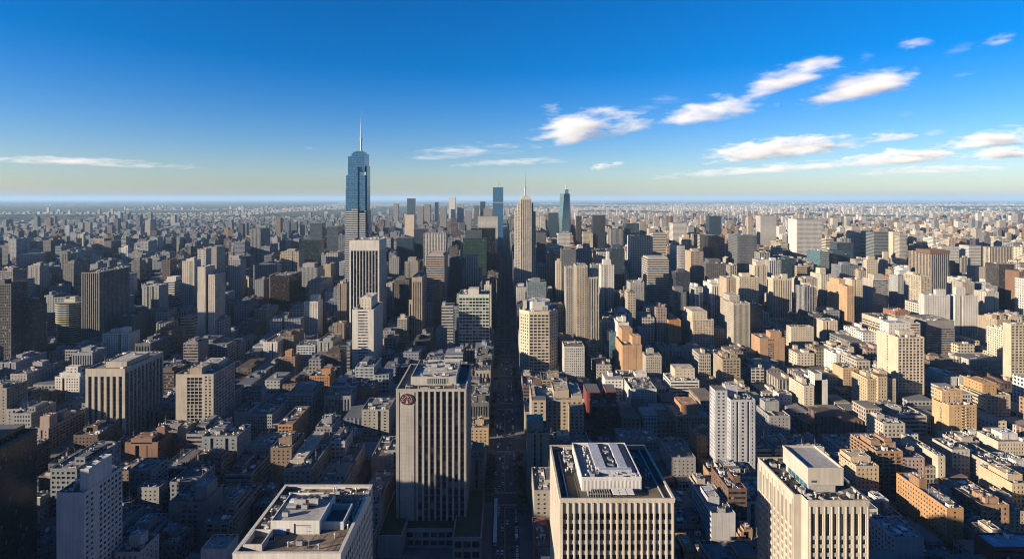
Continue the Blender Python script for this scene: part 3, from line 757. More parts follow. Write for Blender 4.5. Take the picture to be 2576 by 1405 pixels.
    h(OT, T, 2263, 2281, 592, 700, None, 'fine', PALE, 'pale grey tower with shaded lower half', 'half shaded tower')
    h(AB, A, 2180, 2208, 653, 756, 2171, 'small', CREAM, 'cream apartment tower with roof house, first of two alike', 'first cream apartment tower', pent=P3)
    h(AB, A, 2216, 2244, 649, 752, 2210, 'small', CREAM, 'cream apartment tower with pointed roof house, second of two alike', 'second cream apartment tower', pent=((.3, .7, .3, .7, 16),))
    h(OT, T, 2343, 2388, 637, 800, 2276, ('piers', dict(bay=6)), TAN, 'large tan tower of heavy ribs under a flat overhanging top', 'large tan ribbed tower', lside='piers', pent=((-.1, 1.02, -.02, .6, 7, BROWN),), dmax=70)
    h(OT, T, 2258, 2304, 692, 797, 2236, 'fine', (.5, .53, .53), 'white tower with blue shaded front', 'white blue fronted tower', lside='fine', pent=P3)
    h(OT, T, 2368, 2413, 620, 722, 2358, 'fine', WHITE, 'white gridded slab behind the large tan ribbed tower', 'white slab behind ribs')
    h(OT, T, 2437, 2468, 617, 722, None, 'fine', WHITE, 'white ribbed block in the sunny plain', 'white ribbed block')
    h(OT, T, 2490, 2560, 622, 725, None, 'piers', CREAM, 'wide cream block with dark bays behind the dark brown monolith', 'wide cream block')
    h(OT, T, 2454, 2480, 670, 790, None, 'small', CREAM, 'cream tower touching the dark brown monolith', 'cream tower by monolith')
    h(OT, T, 2513, 2552, 664, 824, 2479, 'fine', (.05, .04, .036), 'dark brown monolith tower with paler gridded side', 'dark brown monolith', lside='fine')
    h(AB, A, 2325, 2390, 742, 885, 2318, 'small', WHITE, 'white apartment tower with dark balcony column, one of the twins', 'first white twin', pent=((.5, .9, .3, .7, 9),), eq=6, dmax=30)
    h(AB, A, 2402, 2461, 742, 885, 2398, 'small', WHITE, 'white apartment tower with vertical strips beside its twin', 'second white twin', pent=((.1, .5, .2, .7, 12),), eq=6, dmax=30)
    h(AB, A, 2130, 2149, 720, 870, 2080, 'small', (.56, .36, .21), 'orange apartment tower with many small windows', 'orange apartment tower', lside='small', pent=((.1, .9, .4, .9, 9),))
    h(AB, A, 2066, 2095, 690, 800, 2038, 'small', CREAM, 'cream stepped apartment tower with crown of huts', 'cream crowned tower', lside='small', pent=((.2, .7, .3, .7, 12),))
    h(AB, A, 1945, 1992, 700, 835, 1930, 'piers', CREAM, 'cream ribbed apartment tower with notched top', 'cream notched tower', lside='small', pent=P2)
    h(AB, A, 2002, 2012, 700, 800, None, 'small', CREAM, 'thin cream tower beside the cream notched tower', 'thin cream tower')
    h(AB, A, 2142, 2176, 702, 830, None, 'small', CREAM, 'cream block with lit upper floors', 'cream lit top block')
    h(OT, T, 2196, 2236, 702, 850, 2170, 'bands', STONE, 'stone banded block with rounded sunny corner', 'stone banded block', lside='small', pent=P3)
    h(OT, T, 1480, 1507, 697, 907, 1474, ('finepiers', dict(bay=4)), STONE, 'dark shaft with stone ribs beside the cream balcony tower', 'stone ribbed shaft', d=26, pent=((-.1, 1., .3, 1., 12),))
    h(AB, A, 1450, 1478, 668, 907, 1442, ('balcony', {}), CREAM, 'tall cream balcony tower with rounded ends', 'tall cream balcony tower', lside='balcony', dmax=36)
    h(AB, A, 1424, 1441, 673, 890, 1416, 'grid', GREY, 'tall grey flats behind the cream balcony tower', 'tall grey flats', dmax=30)
    h(AB, A, 1512, 1545, 666, 822, 1507, 'small', WHITE, 'white apartment tower with broken stepped crown', 'white stepped crown tower', pent=((.2, .8, .2, .8, 10), (.5, .68, .3, .6, 26)), dmax=30)
    h(GT, T, 1534, 1549, 835, 938, 1524, 'teal', (.05, .12, .1), 'thin green glass tower with bright edge', 'thin green glass tower', lside='teal', d=26)
    h('brick_building', B_, 1566, 1615, 868, 975, 1548, [(.25, 'blank'), (.15, ('small', dict(bay=3, wf=.6))), (.25, 'blank'), (.16, ('small', dict(bay=3, wf=.7))), (.19, 'blank')], (.52, .32, .18), 'orange tan tower with stepped roof houses and striped front', 'orange tan tower', lside=('small', dict(bay=3)), pent=((.15, .7, .45, .95, 17), (.55, .98, .1, .45, 11)), dmax=70)
    h('brick_building', B_, 1682, 1713, 805, 898, 1650, ('small', {}), ORANGE, 'orange brick block with fluted sunny side', 'orange fluted block', lside=('piers', dict(bay=8)), pent=P1, dmax=60)
    h(OT, T, 1743, 1795, 803, 900, 1713, ('fine', dict(bay=2.6)), CREAM, 'beige block with dense window grid and set back top storeys', 'beige dense grid block', lside=('grid', dict(bay=2.8)), pent=((.02, .75, .1, .9, 12),), dmax=55)
    h(AB, A, 1790, 1828, 714, 855, 1764, ('piers', dict(bay=4)), WHITE, 'bright white tower with narrow dark strips stepping down on one side', 'bright white stepped tower', lside='small', pent=P2, dmax=45)
    h(OT, T, 1845, 1887, 762, 907, 1812, ('finepiers', {}), STONE, 'stone tower with dark glass front and box on its roof', 'stone and glass tower', lside=('grid', {}), pent=((.0, .62, .3, .8, 10),), dmax=60)
    h(OT, T, 1888, 1918, 767, 900, None, 'dark', BLUEG, 'dark glass tower behind the stone and glass tower', 'dark glass neighbour', d=40)
    h('brick_building', B_, 1912, 1974, 850, 935, 1890, [(.3, 'blank'), (.3, ('wide', dict(bay=3.4, fl=3.2, wf=.8, hf=.6))), (.1, 'blank'), (.1, ('small', {})), (.2, 'blank')], (.44, .27, .16), 'orange block with plain corners and one dark window strip', 'orange plain cornered block', lside='blank', pent=((.5, .95, .2, .7, 8),), dmax=50)
    h(AB, A, 1990, 2047, 822, 905, 1978, ('small', dict(bay=2.8)), CREAM, 'cream rounded flats with shade across the lower floors', 'cream rounded flats', lside='small')
    h(AB, A, 2070, 2107, 806, 890, 2052, ('small', {}), CREAM, 'cream flats with strip of dark balconies', 'cream strip flats', lside='small')
    h(OT, T, 2245, 2315, 812, 935, 2168, ('bands', dict(fl=4)), (.56, .48, .38), 'wide tan office block with ribbon windows on its sunny side', 'wide tan ribbon block', lside=('bands', dict(fl=4, top=7)), pent=((.3, .9, .1, .4, 5),), eq=14)
    h(OT, T, 2330, 2401, 806, 925, 2277, ('bands', dict(fl=3.6, top=12)), (.27, .255, .235), 'grey banded office block with blank upper wall', 'grey banded office block', lside=('blank', {}), eq=14, dmax=60)
    h('hotel_building', 'hotel', 2259, 2325, 848, 1030, 2206, ('wide', dict(bay=4.2, wf=.66, hf=.6)), (.62, .53, .41), 'cream hotel tower with blank white side wall and dense window grid', 'cream hotel tower', lside=('small', dict(bay=7, skip=(0, 1, 3, 4, 5, 6, 7))), pent=((.1, .95, .55, .98, 13, WHITE), (.3, .9, .3, .5, 5)), eq=14)
    h(AB, A, 2543, 2640, 815, 1002, 2537, ('wide', dict(bay=5)), (.58, .49, .36), 'cream gold office slab cut by the frame edge', 'cream gold slab', lside='blank', eq=8)
    h(AB, A, 2440, 2530, 905, 955, 2385, 'small', PALE, 'low pale slab in shade with one lit strip', 'pale shaded slab', lside='small')
    h(CB, B_, 2121, 2160, 925, 1000, 2094, ('grid', {}), GOLD, 'yellow ochre block with blank sunny wall', 'yellow ochre block', lside='blank')
    h(AB, A, 2182, 2254, 952, 1045, 2142, ('grid', dict(bay=2.8)), (.52, .42, .28), 'yellow apartment block of stepped bays at the foot of the hotel', 'yellow stepped flats', lside=('small', {}), pent=P2, steps=((.3, .62, -.12, .3, 4),))
    h(AB, A, 2022, 2048, 970, 1052, 1985, ('small', {}), CREAM, 'white flats with small windows on the sunny flank', 'white sunny flats', lside=('small', dict(bay=3)), pent=P1)
    h(AB, A, 2050, 2082, 955, 1050, 2022, ('blank', {}), WHITE, 'white block with two tall blank walls', 'white blank wall block', lside=('small', dict(bay=4)), steps=((-.02, .55, .0, .6, 8),), eq=5)
    h(AB, A, 1960, 1992, 990, 1040, 1945, ('small', {}), WHITE, 'small white house with slanted lit wall', 'small white house', lside='blank')
    h(CB, B_, 1587, 1652, 978, 1042, 1567, ('small', dict(bay=2.6, wf=.5)), WHITE, 'white block with patterned window wall and cluttered roof', 'white patterned block', lside='small', eq=22, dmax=60)
    h(CB, B_, 1686, 1759, 957, 1021, 1668, ('bands', dict(m=1.2)), WHITE, 'white banded block with round stair tower and tan roof house', 'white banded block', lside='bands', pent=((.25, .95, .35, .95, 12, CREAM),), eq=14, dmax=60)
    h('brick_building', B_, 1490, 1558, 1022, 1092, 1478, ('small', {}), RED, 'low dark red brick house with stepped flat roofs', 'dark red brick house', lside='small', steps=((-.12, .4, .55, 1.3, 10), (.62, 1., .5, 1.1, 12)), eq=8)
    h(CB, B_, 1703, 1790, 1047, 1108, 1677, ('grid', dict(bay=2.9, wf=.6)), (.46, .31, .19), 'brown stone block with regular windows and orange roof house', 'brown stone block', lside='grid', pent=((.2, .72, .25, .9, 9, (.45, .26, .15)),), eq=20)
    h(AB, A, 1838, 1900, 1005, 1232, 1815, ('small', dict(bay=4.2, wf=.45, hf=.5, skip=())), (.47, .49, .53), 'white tower with square windows in shade and lit top', 'white square windowed tower', lside=('grid', {}), pent=((.0, .5, .55, .95, 9),), eq=12, winobj=True, steps=((-.5, .0, .35, 1., 6),))  # white walls greyed and blued: the tower's shade is in its colour
    h(CB, B_, 1337, 1466, 1005, 1150, None, ('wide', dict(bay=5.0, wf=.45)), (.45, .38, .29), 'broad beige block with dark roof wells beside the avenue', 'broad beige block', d=46, pent=((.0, .08, .1, .9, 3), (.45, .75, .2, .8, 6), (.8, 1., .1, .9, 3)), eq=26, steps=((.0, .27, -.14, .1, 2), (.72, 1., -.2, .1, -4)))
    h(AB, A, 1327, 1380, 1088, 1266, None, ('small', dict(bay=8, skip=(0, 2, 3))), (.43, .36, .28), 'plain beige tower with one column of small windows at the avenue', 'plain beige tower', d=26, pent=((.0, .78, .2, .9, 7),), eq=12, winobj=True)
    h(CB, B_, 1935, 1988, 1045, 1150, 1903, ('small', {}), GREY, 'grey block with plain pale front in shade', 'grey plain block', lside='grid', pent=((.1, .8, .5, .9, 9),))
    h('brick_building', B_, 2387, 2457, 1018, 1115, 2344, [(.16, 'blank'), (.3, ('small', dict(bay=3, wf=.45))), (.16, ('balcony', dict(bay=4, wf=.95, rec=1.4, m=.1))), (.08, 'blank'), (.3, ('small', dict(bay=2.8, wf=.5)))], (.58, .40, .22), 'golden block with vertical dark lettering on its sunny wall', 'golden lettered block', lside='blank', pent=((.0, .75, .4, .9, 12),), eq=14)
    h(CB, B_, 2482, 2542, 992, 1075, 2414, ('wide', dict(bay=4)), (.5, .42, .31), 'beige banded block with big orange roof house', 'beige block with orange roof house', lside=('bands', {}), pent=((.0, .6, .15, .85, 11, (.52, .31, .15)),), eq=14)
    h(CB, B_, 2511, 2600, 1110, 1180, 2457, ('grid', dict(bay=2.8)), CREAM, 'cream block with blank white end wall and roof huts', 'cream blank-ended block', lside='blank', pent=((.3, .75, .3, .8, 5, WHITE),), eq=16)
    h(CB, B_, 2154, 2211, 1171, 1272, 2108, ('grid', dict(bay=3.4, wf=.42, hf=.45)), (.56, .45, .31), 'tan block with plain punched windows behind the ribbed corner tower', 'tan punched block', lside=('small', {}), pent=((.0, .9, .3, .9, 4),), eq=14, winobj=True)
    h('brick_building', B_, 2382, 2424, 1277, 1385, 2255, [(.2, 'blank'), (.6, ('small', dict(bay=3.4))), (.2, 'blank')], (.48, .28, .13), 'long orange brown brick slab with bluish roof end and sunlit flank', 'long orange brick slab', lside=('small', dict(bay=2.9, wf=.45)), pent=((.1, .6, .55, .75, 7, (.34, .2, .12)),), eq=14, winobj=True, dmax=70, roofcol=(.3, .33, .36), yv=1398)
    h(CB, B_, 2360, 2378, 1146, 1245, 2267, ('small', {}), CREAM, 'long cream wall building with narrow windowed end', 'long cream wall block', lside='blank', eq=10, dmax=90)
    h(CB, B_, 2395, 2440, 1130, 1215, 2345, ('grid', {}), PALE, 'pale house behind the long cream wall block', 'pale house behind cream wall', lside='small', eq=8)
    h(CB, B_, 2546, 2620, 1215, 1300, 2462, ('grid', {}), (.58, .46, .3), 'cream long house with roof box at the frame edge', 'cream long house', lside='blank', pent=((.1, .6, .2, .8, 4),), eq=10)
    h(CB, B_, 2252, 2324, 1352, 1490, 2190, ('grid', dict(wf=.5, bay=4, skip=(0, 1, -1, -2))), (.44, .46, .5), 'grey white block with rolled bluish roof', 'grey white block with blue roof', lside='grid', eq=12, roofcol=(.42, .45, .5), winobj=True)
    h('brick_building', B_, 2500, 2640, 1375, 1500, 2450, ('bands', {}), (.12, .03, .025), 'dark red building with wide pale blue roof', 'dark red building with blue roof', lside='blank', eq=4, roofcol=(.34, .42, .52))
    h(CB, B_, 1345, 1382, 1372, 1480, None, ('wide', {}), (.3, .12, .09), 'small red roofed house beside the avenue', 'red roofed house', d=34, eq=12, roofcol=(.36, .12, .07))
    h(CB, B_, 1560, 1660, 1108, 1165, 1545, ('grid', dict(wf=.5, bay=3)), (.40, .38, .34), 'low grey block with heaped roof machinery behind the white ribbed tower', 'low grey machinery block', lside='blank', eq=30)
    h(CB, B_, 1690, 1750, 1150, 1225, 1660, ('small', {}), GREY, 'grey shaded block with blank end and low roof hut', 'grey shaded block', lside='small', eq=10)
    h(CB, B_, 1790, 1850, 1290, 1420, 1742, ('blank', {}), (.5, .5, .52), 'white step-shaped house in deep shade', 'white stepped house', lside=('bands', {}), pent=((.1, .6, .3, .7, 5),), eq=8)
    h(CB, B_, 345, 400, 1225, 1330, 420, ('small', {}), GREY, 'grey house with folded white upper floors in shade', 'grey folded house', rside='grid', eq=8)
    h(CB, B_, 425, 515, 1262, 1380, 560, ('wide', dict(skip=(0, 1, -1))), (.34, .32, .33), 'grey block with dark balcony slot and sloped roof edge', 'grey slotted block', rside=('blank', {}), eq=10, pent=((.6, .95, .2, .8, 9),), winobj=True)
    h(CB, B_, 288, 352, 1388, 1560, 400, ('small', dict(bay=3)), (.5, .5, .52), 'white house with small tower room at the bottom edge', 'white house with tower room', rside='small', pent=((.3, .75, .35, .75, 6),), eq=10, winobj=True)
    h(CB, B_, 505, 570, 1380, 1560, 600, ('blank', {}), (.46, .46, .48), 'grey shed with ribbed roof at the bottom edge', 'grey ribbed shed', rside='blank', eq=4)
    # --- towers standing in between
    for xl, xr, yt, D, st, col, lab, sh in (
        (1326, 1374, 709, 1010, 'grid', (.2, .25, .3), 'wide slate block with flat top right behind the octagonal tower', 'slate block behind octagon'),
        (1412, 1449, 627, 1350, 'grid', DGREY, 'dark fronted tower with cream crown near the antenna stone tower', 'cream crowned dark tower'),
        (1451, 1489, 630, 1420, 'grid', (.25, .29, .34), 'blue grey tower with broken lit crown', 'broken crown tower'),
        (1534, 1571, 625, 1320, 'dark', (.05, .07, .1), 'navy fronted tower with cream hut crown beside the beige grid tower', 'navy crowned tower'),
        (1399, 1413, 657, 1240, 'small', CREAM, 'slim beige tower lit from the sunny side', 'slim beige lit tower'),
        (1377, 1398, 637, 1410, 'grid', (.34, .25, .19), 'brownish stepped tower near the avenue', 'brownish stepped tower'),
        (1716, 1740, 597, 1830, 'small', CREAM, 'cream small windowed tower behind the white bright sided tower', 'cream tower behind white'),
        (1700, 1736, 684, 1190, 'dark', (.06, .07, .09), 'dark block in front of the tan bare sided tower', 'dark block before tan tower'),
        (1776, 1826, 662, 1260, 'grid', (.12, .11, .11), 'dark block with reddish rooftop between cream towers', 'dark red topped block'),
        (1860, 1908, 696, 1120, 'grid', CREAM, 'cream office block with dense windows below the charcoal gridded tower', 'cream office below charcoal'),
        (1898, 1930, 668, 1260, 'small', CREAM, 'cream tower with bright crown on the sunny side', 'bright crown cream tower'),
        (1692, 1727, 734, 1040, 'small', DGREY, 'dark grey flats in the shade of the bold striped tower', 'dark grey flats'),
        (1936, 1964, 655, 1330, 'piers', WHITE, 'white tower with arched top strips', 'white arched tower'),
        (1967, 2002, 652, 1420, 'dark', BLUEG, 'navy tower in front of the great white slab', 'navy tower before slab'),
        (2116, 2160, 667, 1290, 'grid', (.2, .22, .26), 'dark fronted block with lit cream edge', 'cream edged dark block'),
        (2090, 2138, 640, 1520, 'dark', BLUEG, 'navy glass block before the green louvred block', 'navy glass block'),
        (2284, 2335, 617, 1900, 'bands', DGREY, 'dark banded block behind the large tan ribbed tower', 'dark banded block'),
        (2476, 2492, 597, 1900, 'blank', DGREY, 'thin dark tower beside a cream one', 'thin dark side tower'),
        (2392, 2414, 662, 1310, 'dark', BLUEG, 'navy block beside the large tan ribbed tower', 'navy block by ribs'),
        (706, 752, 632, 1500, 'small', TAN, 'tan stepped flats below the black green glass box', 'tan stepped flats'),
        (748, 798, 672, 1290, 'fine', GREY, 'grey ribbed block under the black green glass box', 'grey ribbed block'),
        (979, 1003, 648, 1420, 'grid', GREY, 'grey block next to the navy glass box', 'grey block by navy box'),
        (1018, 1052, 657, 1250, 'small', (.3, .28, .25), 'grey tower with lit stepped crown before the navy glass box', 'lit stepped crown tower'),
        (1131, 1162, 650, 1320, 'dark', BLUEG, 'navy slab between two striped blocks', 'navy slab'),
        (1218, 1236, 716, 1000, 'grid', WHITE, 'small white tower beside the avenue behind the green grid block', 'small white avenue tower'),
        (1090, 1108, 716, 1060, 'small', ORANGE, 'orange tan slim block beside the tan stepped tower', 'orange slim block'),
        (849, 872, 712, 1060, 'small', (.3, .24, .2), 'brown flats in front of the spire tower', 'brown flats'),
        (458, 489, 656, 1210, 'small', PALE, 'pale edged tower beside the narrow white tower', 'pale edged tower'),
        (575, 605, 652, 1260, 'grid', GREY, 'grey tower with cream side lit above the roofs', 'grey cream sided tower'),
        (330, 352, 655, 1340, 'fine', DGREY, 'dark slab behind the dark striped slab', 'dark slab behind striped'),
        (158, 186, 662, 1330, 'grid', DGREY, 'dark block beside the reddish stepped block', 'dark block by reddish block'),
        (70, 100, 668, 1260, 'small', LILAC, 'lilac grey flats far behind the lilac slab', 'lilac flats')):
        x0, x1 = X(xl, D), X(xr, D)
        building(AB if st == 'small' else OT, A if st == 'small' else T, x0, x1, D, min(42, max(20, x1 - x0)), Z(yt, D), st, col, lab, short=sh, eq=3, pent=random.choice((P1, P2, P3)))
# ------------------------------------------------------------------ the towers with shapes of their own
def body(root, name, boxes, st, col, D, hid=None):
    """One part made of joined boxes (x0,x1,y0,y1,z0,z1) with a facade style and flat tops."""
    b = MB(); s = style(st, D)
    for (x0, x1, y0, y1, z0, z1) in boxes:
        solid(b, rect(x0, x1, y0, y1), z0, z1, [s])
        b.quads([[(x0, y0, z1), (x1, y0, z1), (x1, y1, z1), (x0, y1, z1)]], 'roofdark')
    return b.put(name, root, col)

def mast(root, x, y, z0, z1, r):
    b = MB(); h = z1 - z0
    b.cyl(x, y, z0, z0 + h * .34, r * 1.5, r * 1.2, 10, 'steel'); b.cyl(x, y, z0 + h * .30, z0 + h * .33, r * 2.4, r * 2.4, 10, 'steel')
    b.cyl(x, y, z0 + h * .25, z0 + h * .26, r * 2.2, r * 2.2, 10, 'steel'); b.cyl(x, y, z0 + h * .34, z0 + h * .7, r * .9, r * .6, 8, 'steel')
    b.cyl(x, y, z0 + h * .7, z1, r * .5, r * .15, 6, 'steel')
    for f in (.42, .5, .58, .66, .76): b.cyl(x, y, z0 + h * f, z0 + h * f + .8, r * 1.2, r * 1.2, 8, 'steel')
    return b.put('spire', root)

def spire_tower():
    D = 1280.; cx = X(901, D)
    root = empty('spire_tower', (cx, D + 25, 0), 'tallest blue glass tower with stepped top and long white spire', 'skyscraper')
    z = lambda py: Z(py, D)
    zb, zl = z(529.5), z(474)
    o = -30.                                           # west edge of the plan, metres from the root
    body(root, 'glass_shaft', [(o + .5, o + 15, -20, 20, zb, zl), (o + 1.4, o + 15, -19.5, 19.5, zl, z(440)), (o + 5, o + 15, -18, 18, z(440), z(392)),
                               (o + 15.2, o + 29, -25, -2, zb, z(419)), (o + 29, o + 32.6, -20, 18, zb, z(425)), (o + 32.8, o + 45.5, -23.5, 22, zb, z(440)),
                               (o + 45.5, o + 48, -16, 14, zb, z(416)), (o + 30, o + 43.5, -19, 19, z(425), z(396))], 'blue', (.05, .17, .26), D)
    body(root, 'crown', [(o + 14, o + 44, -21, 20, z(430), z(385)), (o + 17, o + 40, -17, 16, z(385), z(381)), (o + 21, o + 36, -12, 12, z(381), z(378.5))], 'blue', (.05, .17, .26), D)
    body(root, 'banded_base', [(o, o + 15, -20.5, 20.5, 0, zb), (o + 15.2, o + 29, -25.4, 0, 0, zb + 4), (o + 29, o + 32.6, -20.5, 18.5, 0, zb), (o + 32.6, o + 46, -24, 22.5, 0, zb - 4),
                               (o + 46, o + 49.5, -17, 15, 0, zb), (o - 2.5, o, -18, 18, 0, z(620)), (o + 49.5, o + 51, -15, 15, 0, z(560))], ('bands', dict(fl=5)), (.42, .45, .48), D)
    mast(root, .5, 0, z(379), z(274), 1.35)
    FOOT.append((cx - 34, cx + 24, D, D + 52))
    HEROES.append(dict(px0=866, px1=936, yt=380, yv=722, D=D, D1=D + 52, z=366, short='blue spire tower'))

def deco_tower():
    D = 1350.; x = lambda px: X(px, D); z = lambda py: Z(py, D)
    cx = x(1322)
    root = empty('antenna_tower', (cx, D + 25, 0), 'slender stone tower with dark vertical bays, stepped shoulders and needle antenna', 'skyscraper')
    r = lambda a, b, y0, y1, z1: (x(a) - cx, x(b) - cx, y0, y1, 0, z1)
    pier = ('finepiers', dict(bay=3.1, rec=.9, wf=.55, top=2))
    b = MB()
    def tier(a, bb, y0, y1, z1, st, z0=0):
        solid(b, rect(x(a) - cx, x(bb) - cx, y0, y1), z0, z1, [st])
        b.quads([[(x(a) - cx, y0, z1), (x(bb) - cx, y0, z1), (x(bb) - cx, y1, z1), (x(a) - cx, y1, z1)]], 'roofdark')
    p = {**STY['piers'], 'bay': 4.6, 'rec': .5, 'wf': .5, 'top': 3, 'm': 1.0}; g = {**STY['grid'], 'bay': 3.4}
    tier(1309, 1337, -26, 20, z(499), p); tier(1312, 1334, -22, 16, z(495), STY['blank'], z(499)); tier(1317, 1330, -16, 12, z(491), STY['blank'], z(495))
    tier(1302, 1309, -24, 22, z(512), g); tier(1295, 1302, -21, 20, z(530), g); tier(1337, 1342, -20, 20, z(510), g); tier(1342, 1348, -18, 20, z(532), g)
    b.put('wall', root, (.60, .56, .49))
    mast(root, x(1322) - cx, 0, z(492), z(428), 1.1)
    FOOT.append((x(1293), x(1350), D - 2, D + 52))
    HEROES.append(dict(px0=1293, px1=1349, yt=498, yv=722, D=D, D1=D + 52, z=z(498), short='stone antenna tower'))

def twisted_tower():
    D = 2400.; cx = X(1424, D); z0, z1 = 0, Z(487, D)
    root = empty('twisted_glass_tower', (cx, D + 22, 0), 'teal glass tower with curving twisted edge and thin antenna', 'skyscraper')
    b = MB(); n = 26; W = 22.
    def ring(t):
        a = radians(34) * t ** 1.5; w = W * (1.12 - .26 * t)
        c = [(-w, -w), (w * .55, -w), (w, -w * .45), (w, w), (-w, w)]
        return [(x * cos(a) - y * sin(a) * .7, y * cos(a) + x * sin(a) * .7) for x, y in c]
    for i in range(n):
        A, C = ring(i / n), ring((i + 1) / n); h0, h1 = z0 + (z1 - z0) * i / n, z0 + (z1 - z0) * (i + 1) / n
        u = 0
        for k in range(5):
            p, q, r_, s_ = A[k], A[(k + 1) % 5], C[(k + 1) % 5], C[k]; L = math.hypot(q[0] - p[0], q[1] - p[1])
            b.quads([[(*p, h0), (*q, h0), (*r_, h1), (*s_, h1)]], 'tealglass', [[(u, h0), (u + L, h0), (u + L, h1), (u, h1)]]); u += L
    b.poly_top(ring(1.0), z1, 'roofdark')
    b.put('glass_shaft', root, (.06, .17, .19))
    body(root, 'crown', [(-2, 12, -6, 8, z1, Z(476, D))], 'teal', (.06, .17, .19), D)
    mast(root, 1, 0, z1, Z(432, D), 1.3)
    FOOT.append((cx - 28, cx + 28, D - 5, D + 50))
    HEROES.append(dict(px0=1407, px1=1441, yt=487, yv=585, D=D, D1=D + 48, z=z1, short='twisted teal tower'))

def far_antenna_tower():
    D = 2500.; x0, x1 = X(1240, D), X(1266, D); z1 = Z(471, D)
    root = empty('blue_slab_tower', ((x0 + x1) / 2, D + 22, 0), 'flat-topped blue glass tower with short antenna at the avenue end', 'skyscraper')
    w = (x1 - x0) / 2; zm = Z(511, D)
    body(root, 'glass_shaft', [(-w, w, -22, 22, zm + 6, z1), (-w, w, -22, 22, 0, zm)], 'blue', (.05, .15, .22), D)
    body(root, 'mechanical_floor', [(-w + .3, w - .3, -21.7, 21.7, zm, zm + 6)], 'blank', (.25, .27, .28), D)
    mast(root, 0, 0, z1, Z(451, D), 1.0)
    FOOT.append((x0, x1, D, D + 45))
    HEROES.append(dict(px0=1240, px1=1266, yt=471, yv=640, D=D, D1=D + 45, z=z1, short='blue antenna tower'))

def octagon_tower():
    D = 812.; x0, x1 = X(1308, D), X(1405, D); d = 50.; z1 = Z(782, D)
    w = x1 - x0; cx, cy = (x0 + x1) / 2, D + d / 2
    root = empty('octagonal_tower', (cx, cy, 0), 'cream tower with cut corners, green glass squares and drum-like roof house', 'office tower')
    a, b_ = w / 2, d / 2; c = 13.
    pts = [(-a + c, -b_), (a - c, -b_), (a, -b_ + c), (a, b_ - c), (a - c, b_), (-a + c, b_), (-a, b_ - c), (-a, -b_ + c)]
    m = MB()
    f = {**STY['wide'], 'bay': 5.6, 'fl': 4.6, 'wf': .78, 'hf': .6, 'top': 5, 'm': .6}; s = {**STY['grid'], 'bay': 4.4, 'fl': 4.6, 'wf': .5, 'hf': .5, 'top': 5}
    solid(m, pts, 0, z1, [f, s, s, s, f, s, s, s])
    m.put('wall', root, (.60, .52, .40))
    r = MB(); r.poly_top(pts, z1 - 1.1, 'roof'); r.put('roof', root, (.3, .29, .27))
    ph = MB(); k = [(p[0] * .62, p[1] * .62 + 3) for p in pts]
    solid(ph, k, z1 - 1.1, z1 + 11, [STY['blank']]); ph.poly_top(k, z1 + 10.6, 'roof'); ph.put('penthouse', root, (.55, .54, .5))
    t = MB(); t.box(-a + 5, -a + 9, -b_ + 14, -b_ + 20, z1 - 1.1, z1 + 13, 'wall'); t.put('stair_tower', root, (.6, .55, .45))
    s2 = MB(); solid(s2, rect(4, 13, -16, -8), z1 - 1.1, z1 + 6, [STY['wide']]); s2.quads([[(4, -16, z1 + 6), (13, -16, z1 + 6), (13, -8, z1 + 6), (4, -8, z1 + 6)]], 'roof'); s2.put('plant_room', root, (.5, .5, .48))
    equip(root, -a + 3, a - 3, -b_ + 3, b_ - 3, z1 - 1.1, 14, None, [(-17, 17, -14, 20)]); equip(root, -12, 12, -10, 16, z1 + 10.6, 10)
    FOOT.append((x0, x1, D, D + d))
    HEROES.append(dict(px0=1308, px1=1405, yt=782, yv=955, D=D, D1=D + d, z=z1, short='cream octagonal tower'))

def rounded_tower():
    D = 921.; x0, x1 = X(130, D), X(188, D); w = x1 - x0; d = 44.; z1 = Z(762, D)
    root = empty('rounded_tower', ((x0 + x1) / 2, D + d / 2, 0), 'rounded cream green tower ringed by balcony bands on a low base', 'apartment tower')
    pts = []
    for cxx, cyy, a0 in ((-w / 2 + 14, -d / 2 + 14, 180), (w / 2 - 14, -d / 2 + 14, 270), (w / 2 - 14, d / 2 - 14, 0), (-w / 2 + 14, d / 2 - 14, 90)):
        for t in range(6): pts.append((cxx + 14 * cos(radians(a0 + t * 18)), cyy + 14 * sin(radians(a0 + t * 18))))
    b = MB(); zz = 18.
    while zz < z1 - 3:
        for k in range(len(pts)):
            p, q = pts[k], pts[(k + 1) % len(pts)]; sc_ = 1.05
            P, Q = (p[0] * sc_, p[1] * sc_), (q[0] * sc_, q[1] * sc_)
            b.quads([[(*p, zz), (*q, zz), (*q, zz + 3.6), (*p, zz + 3.6)]], 'glass', [[(.2 + .6 * random.random(),) * 2] * 4])
            b.quads([[(*P, zz), (*Q, zz), (*Q, zz + 1.3), (*P, zz + 1.3)], [(*p, zz + 1.3), (*q, zz + 1.3), (*Q, zz + 1.3), (*P, zz + 1.3)], [(*P, zz), (*Q, zz), (*q, zz), (*p, zz)]], 'wall')
        zz += 3.6
    b.put('wall', root, (.50, .50, .38))
    r = MB(); r.poly_top(pts, zz, 'roof'); r.put('roof', root, (.3, .3, .28))
    body(root, 'penthouse', [(-9, 9, -8, 12, zz, zz + 5), (-4, 5, -3, 6, zz + 5, zz + 8)], 'blank', (.5, .5, .44), D)
    body(root, 'base', [(-w / 2 - 6, w / 2 + 8, -d / 2 - 6, d / 2 + 4, 0, 18)], 'grid', (.22, .22, .22), D)
    FOOT.append((x0 - 6, x1 + 8, D - 6, D + d + 4))
    HEROES.append(dict(px0=128, px1=190, yt=760, yv=870, D=D, D1=D + d, z=z1, short='rounded green tower'))

